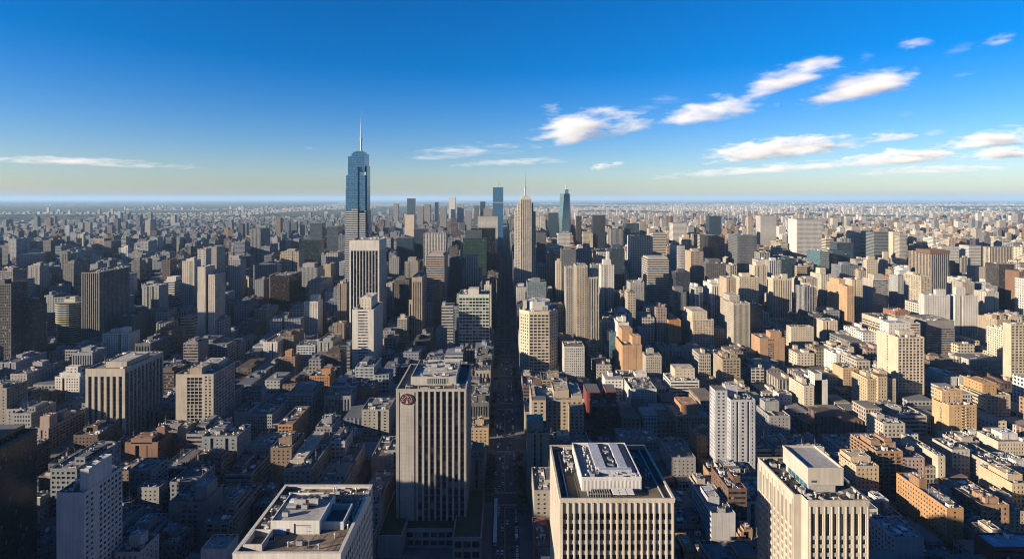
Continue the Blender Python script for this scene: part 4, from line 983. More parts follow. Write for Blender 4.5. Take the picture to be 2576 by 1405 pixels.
def dark_glass_tower():
    x1 = -329.; root = empty('dark_glass_tower', (x1 - 25, 356, 0), 'near-black green glass tower with banded windows cut by the frame edge', 'office tower')
    body(root, 'wall', [(-25, 25, -44, 44, 0, 97), (-30, 20, -40, 40, 97, 103)], 'dark', (.022, .04, .038), 356)
    p = MB()
    for (a, b, c, d_) in ((-25.3, 25.3, -44.3, -43.6), (-25.3, 25.3, 43.6, 44.3), (-25.3, -24.6, -43.6, 43.6), (24.6, 25.3, -43.6, 43.6)): p.box(a, b, c, d_, 96.5, 98.5, 'wall', None, True)
    p.put('parapet', root, (.05, .09, .085)); equip(root, -24, 19, -40, 40, 103, 12); equip(root, 20, 24.6, -40, 40, 97, 5)
    FOOT.append((x1 - 50, x1, 312, 400))

def emblem_tower():
    """Centre tower: blank panel with an emblem beside seven dark bays, on a green-roofed base."""
    D = 436.; x0, x1 = X(996, D), X(1173, D); w = x1 - x0; z1 = Z(979, D); d = 66.
    cx, cy = (x0 + x1) / 2, D + d / 2
    root = empty('emblem_tower', (cx, cy, 0), 'pale stone tower with seven dark window bays and a round maroon emblem', 'office tower')
    a0, b0 = -w / 2, -d / 2; xa = X(1046, D) - cx; xg0, xg1 = X(1006, D) - cx, X(1042.5, D) - cx
    b = MB(); rec = 1.3
    def strip(u0, u1, dep=0.0, key='wall', za=0.0, zb=None):
        zb = z1 if zb is None else zb
        b.quads([[(u0, b0 + dep, za), (u1, b0 + dep, za), (u1, b0 + dep, zb), (u0, b0 + dep, zb)]], key, [[(u0, za), (u1, za), (u1, zb), (u0, zb)]])
    def cheek(u, za=0.0, zb=None, dep=1.0):
        zb = z1 if zb is None else zb
        b.quads([[(u, b0, za), (u, b0 + dep, za), (u, b0 + dep, zb), (u, b0, zb)]], 'wall')
    zt = z1 - 10                                       # the two dark grooves beside the blank panel stop below the emblem
    strip(a0, xg0 - .6); strip(xg0, xg1); strip(xg1 + .9, xa)
    for g0, g1 in ((xg0 - .6, xg0), (xg1, xg1 + .9)):
        strip(g0, g1, 1.0, 'spandrel', 0, z1 - 2); strip(g0, g1, 0, 'wall', z1 - 2, z1); cheek(g0, 0, z1 - 2); cheek(g1, 0, z1 - 2)
    wins = []
    facade(b, (xa, b0), (w / 2, b0), 0, z1, dict(k='piers', bay=(w / 2 - xa) / 8, fl=5.25, wf=.62, hf=.76, rec=rec, m=.9, top=1.6, sl=.14), wins)
    facade(b, (w / 2, b0), (w / 2, -b0), 0, z1, dict(STY['piers'], bay=4.5, fl=5.25, rec=1.0, top=3))
    facade(b, (w / 2, -b0), (a0, -b0), 0, z1, style('grid', 5000)); facade(b, (a0, -b0), (a0, b0), 0, z1, style('grid', 5000))
    window_objects(root, wins, (cx, cy), b, 100)
    b.put('wall', root, (.42, .405, .38))
    for nm, xx0, xx1 in (('stone_panel', xg0 + .2, xg1 - .2),):
        p = MB(); n = 34; zz0, zz1 = 6, z1 - 12
        for k in range(n): p.box(xx0, xx1, b0 - .12, b0 + .05, zz0 + (zz1 - zz0) * k / n, zz0 + (zz1 - zz0) * (k + 1) / n - .08, 'wall', None, True)
        p.put(nm, root, (.44, .42, .39))
    r = MB(); r.quads([[(a0, b0, z1 - 1.6), (-a0, b0, z1 - 1.6), (-a0, -b0, z1 - 1.6), (a0, -b0, z1 - 1.6)]], 'roof'); r.put('roof', root, (.12, .13, .15))
    p = MB(); t = 1.1
    p.box(a0 - .1, -a0 + .1, b0 - .1, b0 + t, z1, z1 + .35, 'wall', None, True); p.box(a0 - .1, -a0 + .1, -b0 - t, -b0 + .1, z1, z1 + .35, 'wall', None, True)
    p.box(a0 - .1, a0 + t, b0 + t, -b0 - t, z1, z1 + .35, 'wall', None, True); p.box(-a0 - t, -a0 + .1, b0 + t, -b0 - t, z1, z1 + .35, 'wall', None, True)
    p.put('parapet', root, (.5, .47, .41))
    q = MB(); qx0, qx1, qy0, qy1, qz = a0 + 9, -a0 - 9, b0 + 15, -b0 - 3, z1 + 5
    solid(q, rect(qx0, qx1, qy0, qy1), z1 - 1.6, qz, [STY['blank']])
    q.quads([[(qx0, qy0, qz - 1.5), (qx1, qy0, qz - 1.5), (qx1, qy1, qz - 1.5), (qx0, qy1, qz - 1.5)]], 'roof')
    q.box(qx0 - .1, qx1 + .1, qy0 - .1, qy0 + .6, qz, qz + .25, 'wall', None, True); q.box(qx0 - .1, qx0 + .6, qy0 + .6, qy1, qz, qz + .25, 'wall', None, True); q.box(qx1 - .6, qx1 + .1, qy0 + .6, qy1, qz, qz + .25, 'wall', None, True)
    q.put('penthouse', root, (.52, .5, .45))
    lv = MB(); lv.box(qx0 + 13, qx0 + 27, qy0 - .25, qy0 + .05, z1 - .4, z1 + 3.6, 'darkmetal')
    for k in range(9): lv.box(qx0 + 13.4 + k * 1.5, qx0 + 14.0 + k * 1.5, qy0 - .4, qy0 - .25, z1 - .3, z1 + 3.5, 'metal')
    lv.put('louvre', root)
    equip(root, qx0 + 1, qx1 - 1, qy0 + 1, qy1 - 1, qz - 1.5, 18); equip(root, a0 + 1.5, -a0 - 1.5, b0 + 1.5, qy0, z1 - 1.6, 16)
    # emblem: maroon oval board with pale triangle, pale peak and pale dashes
    ec, ez, ew, eh = (X(1024, D) - cx, Z(1003, D), 5.3, 4.2)
    e = MB(); N = 28; yo, yi = b0 - .7, b0 - .02
    el = lambda s_, k: (ec + ew * s_ * cos(2 * pi * k / N), ez + eh * s_ * sin(2 * pi * k / N))
    for k in range(N):
        p0, p1 = el(1, k), el(1, k + 1); i0, i1 = el(.88, k), el(.88, k + 1)
        e.quads([[(p0[0], yi, p0[1]), (p1[0], yi, p1[1]), (p1[0], yo, p1[1]), (p0[0], yo, p0[1])]], 'maroon')
        e.quads([[(p0[0], yo, p0[1]), (p1[0], yo, p1[1]), (i1[0], yo, i1[1]), (i0[0], yo, i0[1])]], 'maroondark')
        m_ = el(.88, k + .5); e.quads([[(ec, yo, ez), (i0[0], yo, i0[1]), (m_[0], yo, m_[1]), (i1[0], yo, i1[1])]], 'maroon')
    eo = e.put('emblem', root); eo['label'] = 'maroon oval emblem with pale triangle and dashes'
    g = MB(); y2 = yo - .06
    def pg(pts): g.quads([[(ec + ew * x_, y2, ez + eh * z_) for x_, z_ in pts]], 'emblempale')
    pg([(-.22, -.8), (.22, -.78), (.06, -.1), (-.04, -.1)])
    for (xa_, za_, xb_, zb_, t_) in ((-.38, .22, 0, .66, .1), (0, .66, .28, .4, .1), (-.15, .1, .2, .12, .08), (.32, .66, .68, .2, .06), (.68, .2, .66, -.3, .06), (.66, -.3, .4, -.66, .06),
                                     (-.7, .3, -.52, .5, .09), (-.8, -.05, -.7, .16, .12), (-.72, -.35, -.6, -.12, .14), (-.56, .02, -.46, .2, .1), (.32, -.1, .44, .06, .12), (.44, -.4, .52, -.2, .12), (-.5, -.4, -.4, -.2, .09), (-.3, .72, -.1, .82, .07), (.05, .3, .14, .46, .1)):
        L = math.hypot(xb_ - xa_, zb_ - za_); nx, nz = -(zb_ - za_) / L * t_ / 2, (xb_ - xa_) / L * t_ / 2
        pg([(xa_ - nx, za_ - nz), (xb_ - nx, zb_ - nz), (xb_ + nx, zb_ + nz), (xa_ + nx, za_ + nz)])
    g.put('emblem_marking', eo)
    # base with lawn roofs
    px0, px1, py0 = X(955, 420) - cx, X(1214, 430) - cx, b0 - 24
    m = MB(); zz = 16.
    def terrace(x0_, x1_, y0_, y1_, z_, sty):
        solid(m, rect(x0_, x1_, y0_, y1_), 0, z_, [sty])
        t_ = .8
        m.box(x0_ - .05, x1_ + .05, y0_ - .05, y0_ + t_, z_, z_ + .2, 'wall', None, True); m.box(x0_ - .05, x0_ + t_, y0_ + t_, y1_, z_, z_ + .2, 'wall', None, True); m.box(x1_ - t_, x1_ + .05, y0_ + t_, y1_, z_, z_ + .2, 'wall', None, True)
    wd = dict(STY['wide'], bay=6, fl=7, wf=.8, hf=.62, top=2)
    terrace(px0, a0 + 9, py0, b0 + 40, zz, STY['blank']); terrace(a0 + 9.05, w / 2 - 8, py0 + 12, b0 + 8, zz - 2, wd); terrace(w / 2 - 7.95, px1, py0 - 4, b0 + 40, zz + 1, wd)
    m.put('base', root, (.36, .36, .36))
    gl = MB()
    for (x0_, x1_, y0_, y1_, z_) in ((px0 + .8, a0 + 8.2, py0 + .8, b0 + 40, zz - .8), (w / 2 - 7.1, px1 - .8, py0 - 3.2, b0 + 40, zz + .2), (a0 + 9.9, w / 2 - 8.8, py0 + 12.8, b0 + 8, zz - 2.8)):
        gl.quads([[(x0_, y0_, z_), (x1_, y0_, z_), (x1_, y1_, z_), (x0_, y1_, z_)]], 'lawn')
    lo = gl.put('roof_lawn', root); lo['kind'] = 'stuff'
    FOOT.append((cx + px0, cx + px1, D - 30, D + d)); FOOT.append((-112, -17, 300, D - 30))
    HEROES.append(dict(px0=955, px1=1214, yt=979, yv=1352, D=D - 28, D1=D + d, z=z1, short='emblem tower'))

def parapet_ring(root, a0, b0, z, t, h, col):
    p = MB()
    p.box(a0 - .15, -a0 + .15, b0 - .15, b0 + t, z, z + h, 'wall', None, True); p.box(a0 - .15, -a0 + .15, -b0 - t, -b0 + .15, z, z + h, 'wall', None, True)
    p.box(a0 - .15, a0 + t, b0 + t, -b0 - t, z, z + h, 'wall', None, True); p.box(-a0 - t, -a0 + .15, b0 + t, -b0 - t, z, z + h, 'wall', None, True)
    return p.put('parapet', root, col)

def white_roof_tower():
    z1 = 130.; D = 208.3; x0, x1 = -99.7, -60.1; w = x1 - x0; d = 50.; cx, cy = (x0 + x1) / 2, D + d / 2
    root = empty('white_roofed_tower', (cx, cy, 0), 'white tower seen from above with brown gravel roof and big white roof house', 'office tower')
    a0, b0 = -w / 2, -d / 2; b = MB(); wins = []
    fr = dict(STY['grid'], bay=9, fl=3.9, wf=.7, hf=.5, top=5, m=5)
    facade(b, (a0, b0), (-a0, b0), 0, z1, dict(fr)); facade(b, (-a0, b0), (-a0, -b0), 0, z1, dict(k='grid', bay=2.82, fl=3.9, wf=.74, hf=.68, rec=.12, m=.2, top=4.2, sl=.12), wins)
    facade(b, (-a0, -b0), (a0, -b0), 0, z1, style('grid', 5000)); facade(b, (a0, -b0), (a0, b0), 0, z1, style('grid', 5000))
    window_objects(root, wins, (cx, cy), b, 100)
    b.put('wall', root, (.70, .68, .63))
    fin = MB()
    for k in range(18): fin.box(-a0 + .02, -a0 + .12, b0 + .05 + k * 2.82, b0 + .42 + k * 2.82, 20, z1 - 4, 'white', None, True)
    fin.put('facade_ribs', root)
    zr = z1 - 1.7
    r = MB(); r.quads([[(a0, b0, zr), (-a0, b0, zr), (-a0, -b0, zr), (a0, -b0, zr)]], 'gravel'); r.put('roof', root, (.26, .2, .14))
    parapet_ring(root, a0, b0, z1, 1.1, .3, (.74, .71, .65))
    q = MB(); X0, X1, Y0, Y1 = -92 - cx, -72.8 - cx, 223.4 - cy, 244.6 - cy; zq = zr + 5.2
    solid(q, rect(X0, X1, Y0, Y1), zr, zq, [STY['blank']])
    q.quads([[(X0, Y0, zq - .7), (X1, Y0, zq - .7), (X1, Y1, zq - .7), (X0, Y1, zq - .7)]], 'paleroof')
    for bx in ((X0 - .05, X1 + .05, Y0 - .05, Y0 + .3), (X0 - .05, X0 + .3, Y0 + .3, Y1), (X1 - .3, X1 + .05, Y0 + .3, Y1), (X0 - .05, X1 + .05, Y1, Y1 + .3)): q.box(*bx, zq, zq + .12, 'white', None, True)
    ph = q.put('penthouse', root, (.74, .73, .70))
    dr = MB(); dr.box(X0 + 2.6, X0 + 4.8, Y0 - .06, Y0 - .01, zr, zr + 2.3, 'louvreblue'); dr.put('louvre', ph)
    dr = MB(); dr.box(X0 + 6.2, X0 + 7.4, Y0 - .06, Y0 - .01, zr, zr + 2.2, 'darkmetal'); dr.put('door', ph)
    pp = MB(); pp.box(X0 + 9.2, X0 + 9.4, Y0 - .22, Y0 - .02, zr, zq - 1, 'darkmetal'); pp.box(X0 + 9.4, X0 + 15.5, Y0 - .22, Y0 - .05, zq - 1.8, zq - 1.6, 'darkmetal'); pp.put('pipe', ph)
    an = MB(); xa0, xa1, ya0, ya1, za = X1 + .03, X1 + 8.6, 226.5 - cy, 239.5 - cy, zr + 3.2; t = .5
    an.box(xa0, xa1, ya0, ya0 + t, zr, za, 'wall'); an.box(xa1 - t, xa1, ya0 + t, ya1, zr, za, 'wall'); an.box(xa0, xa1, ya1, ya1 + t, zr, za, 'wall')
    an.quads([[(xa0, ya0 + t, zr + .6), (xa1 - t, ya0 + t, zr + .6), (xa1 - t, ya1, zr + .6), (xa0, ya1, zr + .6)]], 'roofdark'); an.put('plant_enclosure', root, (.72, .72, .70))
    e2 = MB(); ex0, ex1, ey0, ey1 = a0 + 1.8, a0 + 9, 212.5 - cy, 222 - cy
    e2.box(ex0, ex1, ey0, ey0 + .5, zr, zr + 2.6, 'wall'); e2.box(ex1 - .5, ex1, ey0 + .5, ey1, zr, zr + 2.6, 'wall'); e2.box(ex0, ex0 + .5, ey0 + .5, ey1, zr, zr + 2.6, 'wall'); e2.box(ex0, ex1, ey1, ey1 + .5, zr, zr + 2.6, 'wall')
    e2.put('plant_enclosure', root, (.62, .6, .55))
    for k, x_, y_ in (('cooling_tower', -84.5, 236), ('cooling_tower', -79.5, 236.5), ('air_conditioner', -82, 233.5), ('ventilation_unit', -87.5, 235.5), ('air_conditioner', -87.8, 228), ('vent_pipe', -86.6, 228.4), ('air_conditioner', -76, 242), ('air_duct', -79, 242.5)):
        place(k, LIB[k], root, (x_ - cx, y_ - cy, zq - .7))
    for k, x_, y_ in (('vent_pipe', -82, 215.4), ('satellite_dish', -81, 216), ('air_conditioner', -78, 216.3), ('vent_pipe', -76.6, 216.6), ('antenna', -74, 215), ('skylight', -90.5, 219.5), ('vent_pipe', -66, 221), ('vent_pipe', -70, 214)):
        place(k, LIB[k], root, (x_ - cx, y_ - cy, zr), random.random() * 3)
    rl = MB()
    for (xa_, ya_, xb_, yb_) in ((-75, 213, -73.5, 222), (-66.5, 211, -64, 224), (-90, 211.2, -64, 211.5)):
        n = 8
        for k in range(n + 1):
            xx, yy = xa_ + (xb_ - xa_) * k / n - cx, ya_ + (yb_ - ya_) * k / n - cy; rl.box(xx - .05, xx + .05, yy - .05, yy + .05, zr, zr + 1.1, 'darkmetal')
        L = math.hypot(xb_ - xa_, yb_ - ya_); ux, uy = (xb_ - xa_) / L, (yb_ - ya_) / L
        for hh in (.55, 1.05):
            P = lambda s_, o, z_: (xa_ + ux * s_ - uy * o - cx, ya_ + uy * s_ + ux * o - cy, z_)
            rl.quads([[P(0, -.05, zr + hh), P(L, -.05, zr + hh), P(L, .05, zr + hh), P(0, .05, zr + hh)], [P(0, -.05, zr + hh - .08), P(L, -.05, zr + hh - .08), P(L, -.05, zr + hh), P(0, -.05, zr + hh)]], 'darkmetal')
    rl.put('roof_railing', root)
    equip(root, X0 - 1, X1 + 14, Y1 + .5, -b0 - 1.3, zr, 26, ['air_conditioner', 'vent_pipe', 'ventilation_unit', 'vent_pipe', 'satellite_dish', 'skylight', 'air_duct'])
    equip(root, a0 + 1.2, X0 - .3, ey1 + 1, -b0 - 2, zr, 16, ['vent_pipe', 'air_conditioner', 'satellite_dish'])
    equip(root, X1 + 9, -a0 - 1.2, b0 + 18, -b0 - 3, zr, 12, ['vent_pipe', 'air_conditioner', 'skylight', 'satellite_dish'])
    FOOT.append((x0, x1, D, D + d))
    HEROES.append(dict(px0=585, px1=934, yt=1220, yv=1500, D=D, D1=D + d, z=z1, short='white roofed tower'))

def ribbed_white_tower():
    z1 = 143.8; D = 220.; x0, x1 = 21.2, 65.8; w = x1 - x0; d = 48.; cx, cy = (x0 + x1) / 2, D + d / 2
    root = empty('white_ribbed_tower', (cx, cy, 0), 'white ribbed tower with rows of dark square windows and big machinery house on its roof', 'office tower')
    a0, b0 = -w / 2, -d / 2; b = MB(); wins = []
    facade(b, (a0, b0), (-a0, b0), 0, z1, dict(k='grid', bay=2.42, fl=3.98, wf=.66, hf=.64, rec=.8, m=.9, top=4.6, sl=.16, fin=(.3, .55), fintop=1.2), wins)
    facade(b, (-a0, b0), (-a0, -b0), 0, z1, style('grid', 5000)); facade(b, (-a0, -b0), (a0, -b0), 0, z1, style('grid', 5000))
    facade(b, (a0, -b0), (a0, b0), 0, z1, dict(k='piers', bay=1.5, fl=3.98, wf=.34, hf=.62, rec=.45, m=.7, top=2.5, sp='wall', sl=.2))
    window_objects(root, wins, (cx, cy), b, 100)
    b.put('wall', root, (.60, .54, .45))
    zr = z1 - 1.8
    r = MB(); r.quads([[(a0, b0, zr), (-a0, b0, zr), (-a0, -b0, zr), (a0, -b0, zr)]], 'gravel'); r.put('roof', root, (.10, .095, .085))
    parapet_ring(root, a0, b0, z1, .7, .28, (.66, .62, .54))
    X0, X1, Y0, Y1 = 31.0 - cx, 55.2 - cx, 229.7 - cy, 262 - cy; zq = zr + 5.4
    q = MB(); solid(q, rect(X0, X1, Y0, Y1), zr, zq, [STY['blank']])
    n = 44
    for k in range(n): q.box(X0 + (X1 - X0) * (k + .25) / n, X0 + (X1 - X0) * (k + .75) / n, Y0 - .14, Y0 + .02, zr + .3, zq - 1.1, 'white', None, True)
    q.quads([[(X0, Y0, zq - 1.6), (X1, Y0, zq - 1.6), (X1, Y1, zq - 1.6), (X0, Y1, zq - 1.6)]], 'paleroof')
    for bx in ((X0 - .08, X1 + .08, Y0 - .08, Y0 + .35), (X0 - .08, X0 + .35, Y0 + .35, Y1), (X1 - .35, X1 + .08, Y0 + .35, Y1), (X0 - .08, X1 + .08, Y1, Y1 + .35)): q.box(*bx, zq, zq + .18, 'white', None, True)
    q.put('penthouse', root, (.66, .66, .65))
    for xa, xb in ((38.0, 42.2), (47.6, 51.2)):
        dd = MB(); y0_, y1_ = Y0 + 8, Y1 - 1; z0_ = zq - 1.6
        dd.box(xa - cx, xb - cx, y0_, y1_, z0_ + .8, z0_ + 2.2, 'bluepanel', None, True)
        for k in range(6): dd.box(xa - cx - .05, xb - cx + .05, y0_ + 1 + k * 3.8, y0_ + 1.2 + k * 3.8, z0_ + .75, z0_ + 2.26, 'metal')
        for k in range(4):
            for xx in (xa + .2, xb - .4): dd.box(xx - cx, xx - cx + .2, y0_ + 1 + k * 6, y0_ + 1.3 + k * 6, z0_, z0_ + .8, 'darkmetal')
        dd.put('cooling_duct', root)
    cb = MB(); cb.box(39 - cx, 52.5 - cx, Y0 + 5.6, Y0 + 7.9, zq - 1.6, zq + .5, 'bluepanel'); cb.put('duct_header', root)
    equip(root, X0 + 3, 37.5 - cx, Y0 + 4, Y1 - 1, zq - 1.6, 16, ['air_conditioner', 'vent_pipe', 'ventilation_unit']); equip(root, 43 - cx, 47.4 - cx, Y0 + 9, Y1 - 1, zq - 1.6, 6, ['air_conditioner', 'vent_pipe'])
    equip(root, X0 + 1, X1 - 1, Y0 + .8, Y0 + 5.5, zq - 1.6, 12, ['air_conditioner', 'vent_pipe', 'satellite_dish'])
    pn = MB()
    for k in range(3): pn.box(42.6 - cx + k * 2.9, 45.2 - cx + k * 2.9, 223.8 - cy, 228.2 - cy, zr + 1.6, zr + 1.9, 'white', None, True)
    for k in range(4): pn.box(42.6 - cx + k * 2.75, 42.9 - cx + k * 2.75, 224.2 - cy, 224.5 - cy, zr, zr + 1.6, 'darkmetal'); pn.box(42.6 - cx + k * 2.75, 42.9 - cx + k * 2.75, 227.5 - cy, 227.8 - cy, zr, zr + 1.6, 'darkmetal')
    pn.put('canopy', root)
    sc_ = MB()
    for k in range(10): sc_.box(33 - cx + k * .95, 33.15 - cx + k * .95, 225 - cy, 228.8 - cy, zr, zr + 1.5, 'metal')
    sc_.box(32.8 - cx, 42 - cx, 224.8 - cy, 225 - cy, zr + 1.3, zr + 1.5, 'metal'); sc_.put('pipe_rack', root)
    lw = MB()                                          # low kerb that frames the roof walkway
    for (xa, xb, ya, yb) in ((a0 + 3.4, a0 + 3.8, b0 + 2.6, -b0 - 4), (a0 + 3.4, -a0 - 3, b0 + 2.2, b0 + 2.6), (-a0 - 3.4, -a0 - 3, b0 + 2.6, -b0 - 2)): lw.box(xa, xb, ya, yb, zr, zr + .7, 'metal')
    lw.put('roof_kerb', root)
    gr = MB(); gr.box(a0 + 4.6, X0 - 1.6, b0 + 4, b0 + 22, zr + .01, zr + .12, 'brownroof'); gr.box(-a0 - 22, -a0 - 4, b0 + 3.2, b0 + 8, zr + .01, zr + .12, 'brownroof'); gr.put('roof_mat', root)
    equip(root, a0 + 4.2, X0 - .3, b0 + 23, -b0 - 1, zr, 22, ['air_conditioner', 'vent_pipe', 'ventilation_unit', 'satellite_dish', 'vent_pipe'])
    equip(root, X1 + .5, -a0 - 4, b0 + 9, -b0 - 1, zr, 9, ['vent_pipe', 'skylight', 'air_duct'])
    FOOT.append((x0, x1, D, D + d))
    HEROES.append(dict(px0=1382, px1=1698, yt=1120, yv=1500, D=D, D1=D + d, z=z1, short='white ribbed tower'))

def tall_window_tower():
    D = 215.; K = D / 245; z1 = Z(1259, D); x0, x1 = X(2013, D), X(2187, D); w = x1 - x0; d = 41. * K; cx, cy = (x0 + x1) / 2, D + d / 2
    root = empty('tall_windowed_tower', (cx, cy, 0), 'cream corner tower with tall top windows and overhanging grey roof box', 'office tower')
    a0, b0 = -w / 2, -d / 2; b = MB(); wins = []
    st = dict(k='grid', bay=2.95 * K, fl=3.65 * K, wf=.52, hf=.6, rec=.8, m=.7, top=4.2, sl=.2, tall=3, fin=(.16, .4), fintop=2)
    facade(b, (a0 + 3, b0), (-a0, b0), 0, z1, st, wins); facade(b, (-a0, b0), (-a0, -b0), 0, z1, style('grid', 5000)); facade(b, (-a0, -b0), (a0, -b0), 0, z1, style('grid', 5000))
    facade(b, (a0, -b0), (a0, b0 + 5), 0, z1, dict(st, bay=3.6 * K, wf=.55), wins)
    facade(b, (a0, b0 + 5), (a0 + 3, b0 + 5), 0, z1, STY['blank']); facade(b, (a0 + 3, b0 + 5), (a0 + 3, b0), 0, z1, STY['blank'])
    window_objects(root, wins, (cx, cy), b, 100)
    b.put('wall', root, (.58, .53, .45))
    zr = z1 - 1.3
    r = MB(); r.quads([[(a0 + 3, b0, zr), (-a0, b0, zr), (-a0, b0 + 5, zr), (a0 + 3, b0 + 5, zr)], [(a0, b0 + 5, zr), (-a0, b0 + 5, zr), (-a0, -b0, zr), (a0, -b0, zr)]], 'gravel'); r.put('roof', root, (.17, .15, .12))
    p = MB()
    for bx in ((a0 + 2.9, -a0 + .1, b0 - .1, b0 + .5), (-a0 - .5, -a0 + .1, b0 + .5, -b0 - .5), (a0 - .1, -a0 + .1, -b0 - .5, -b0 + .1), (a0 - .1, a0 + .5, b0 + 5, -b0 - .5)): p.box(*bx, z1, z1 + .22, 'wall', None, True)
    p.put('parapet', root, (.62, .54, .42))
    X0, X1, Y0, Y1 = 135.4 * K - cx, 151.2 * K - cx, 254 * K - cy, 277 * K - cy
    q = MB(); solid(q, rect(X0 + .8, X1 - 2.5, Y0 + 1.2, Y1 - 1), zr, zr + 3.2, [STY['blank']]); q.put('plant_room', root, (.5, .5, .48))
    wdw = MB(); wdw.box(X0 + .7, X0 + .8, Y0 + 2, Y1 - 3, zr + .4, zr + 2.6, 'tealglass'); wdw.put('plant_window', root)
    q = MB(); q.box(X0, X1, Y0, Y1, zr + 3.2, zr + 9.2, 'wall', 'paleroof', True)
    for bx in ((X0 - .05, X1 + .05, Y0 - .05, Y0 + .35), (X0 - .05, X0 + .35, Y0 + .35, Y1), (X1 - .35, X1 + .05, Y0 + .35, Y1), (X0 - .05, X1 + .05, Y1, Y1 + .35)): q.box(*bx, zr + 9.2, zr + 10.1, 'wall', None, True)
    q.put('penthouse', root, (.56, .52, .46))
    v = MB(); v.box(X0 + 1.3, X0 + 3.4, Y0 - .06, Y0 - .01, zr + 4.4, zr + 5.2, 'darkmetal'); v.put('vent_grille', root)
    equip(root, a0 + 1, X0 - .5, b0 + 6, -b0 - 1, zr, 14, ['air_conditioner', 'vent_pipe', 'skylight']); equip(root, a0 + 3.5, -a0 - 1, b0 + 1, Y0 - .3, zr, 16, ['air_conditioner', 'vent_pipe', 'satellite_dish', 'skylight'])
    equip(root, X1 + .5, -a0 - 1, Y0, -b0 - 1, zr, 6, ['vent_pipe', 'air_conditioner'])
    wk = MB(); wk.box(a0 + 3.6, X0 - 1.2, b0 + 6, b0 + 23, zr + .01, zr + .12, 'brownroof'); wk.put('roof_mat', root)
    FOOT.append((x0, x1, D, D + d))
    HEROES.append(dict(px0=1908, px1=2187, yt=1160, yv=1500, D=D, D1=D + d, z=z1, short='ribbed corner tower'))

M['bluepanel'] = mat_plain('zinc_panel', (.36, .39, .43), .5, .2, .4)
M['maroon'] = mat_plain('maroon_paint', (.035, .008, .014), .5); M['maroondark'] = mat_plain('maroon_rim', (.03, .008, .012), .5)
M['emblempale'] = mat_plain('pale_paint', (.26, .19, .19), .6); M['louvreblue'] = mat_plain('blue_louvre', (.22, .3, .45), .5)
M['gravel'] = mat_roof(); M['paleroof'] = mat_plain('pale_roof_felt', (.26, .255, .25), .9, 0, .4); M['brownroof'] = mat_plain('brown_roof_mat', (.13, .095, .05), .95, 0, .3)
def mat_lawn():
    t = NT('lawn'); p = t.pos(); n = t.noise(p, .35, 4, .6)
    return t.set(Base_Color=t.mix(t.ramp(n, .35, .65), (.010, .018, .007), (.026, .038, .014)), Roughness=.95)
M['lawn'] = mat_lawn()

def lettering():
    """Vertical row of dark letters on the golden block's sunny wall."""
    bld = next(o for o in sc.objects if o.get('label', '').startswith('golden block with vertical'))
    wall = next(c for c in bld.children if c.name.startswith('wall'))
    xw = min(v.co.x for v in wall.data.vertices); ys = [v.co.y for v in wall.data.vertices]; zt = max(v.co.z for v in wall.data.vertices)
    y = min(ys) + (max(ys) - min(ys)) * .47
    strokes = dict(L=[(0, 0, 0, 1), (0, 0, 1, 0)], A=[(0, 0, .5, 1), (.5, 1, 1, 0), (.2, .4, .8, .4)], E=[(0, 0, 0, 1), (0, 0, 1, 0), (0, .5, .8, .5), (0, 1, 1, 1)], I=[(.5, 0, .5, 1)],
                   R=[(0, 0, 0, 1), (0, 1, .9, 1), (.9, 1, .9, .5), (0, .5, .9, .5), (.4, .5, 1, 0)], Y=[(.5, 0, .5, .5), (.5, .5, 0, 1), (.5, .5, 1, 1)], O=[(0, 0, 0, 1), (1, 0, 1, 1), (0, 0, 1, 0), (0, 1, 1, 1)], N=[(0, 0, 0, 1), (0, 1, 1, 0), (1, 0, 1, 1)])
    mesh = {}
    for ch, st in strokes.items():
        b = MB(); W, Hh, t = 1.5, 2.1, .24
        for (u0, v0, u1, v1) in st:
            L = math.hypot((u1 - u0) * W, (v1 - v0) * Hh); nu, nv = -(v1 - v0) * Hh / L * t, (u1 - u0) * W / L * t
            q = [((u0 - .5) * W - nu, v0 * Hh - nv), ((u1 - .5) * W - nu, v1 * Hh - nv), ((u1 - .5) * W + nu, v1 * Hh + nv), ((u0 - .5) * W + nu, v0 * Hh + nv)]
            b.quads([[(u, -.1, v) for u, v in q]], 'darkmetal'); b.quads([[(q[i][0], -.1, q[i][1]), (q[(i + 1) % 4][0], -.1, q[(i + 1) % 4][1]), (q[(i + 1) % 4][0], 0, q[(i + 1) % 4][1]), (q[i][0], 0, q[i][1])] for i in range(4)], 'darkmetal')
        mesh[ch] = b.mesh('letter')
    for k, ch in enumerate('LAERYONELI'):
        place('letter', mesh[ch], bld, (xw - .01, y, zt - 8 - k * 3.4), -pi / 2)

def specials():
    spire_tower(); deco_tower(); twisted_tower(); far_antenna_tower(); octagon_tower(); rounded_tower()
    dark_glass_tower(); emblem_tower(); white_roof_tower(); ribbed_white_tower(); tall_window_tower()
# ------------------------------------------------------------------ value noise for land use (same everywhere it is asked)
_ng = np.random.default_rng(77).random((256, 256))
def vnoise(x, y):
    x, y = np.asarray(x, float), np.asarray(y, float)
    xi, yi = np.floor(x).astype(int), np.floor(y).astype(int); fx, fy = x - xi, y - yi
    fx, fy = fx * fx * (3 - 2 * fx), fy * fy * (3 - 2 * fy)
    g = lambda a, b: _ng[a % 256, b % 256]
    return (g(xi, yi) * (1 - fx) + g(xi + 1, yi) * fx) * (1 - fy) + (g(xi, yi + 1) * (1 - fx) + g(xi + 1, yi + 1) * fx) * fy
def fbm(x, y): return (vnoise(x, y) + .5 * vnoise(x * 2.1 + 7, y * 2.1 + 3) + .25 * vnoise(x * 4.3 + 1, y * 4.3 + 9)) / 1.75

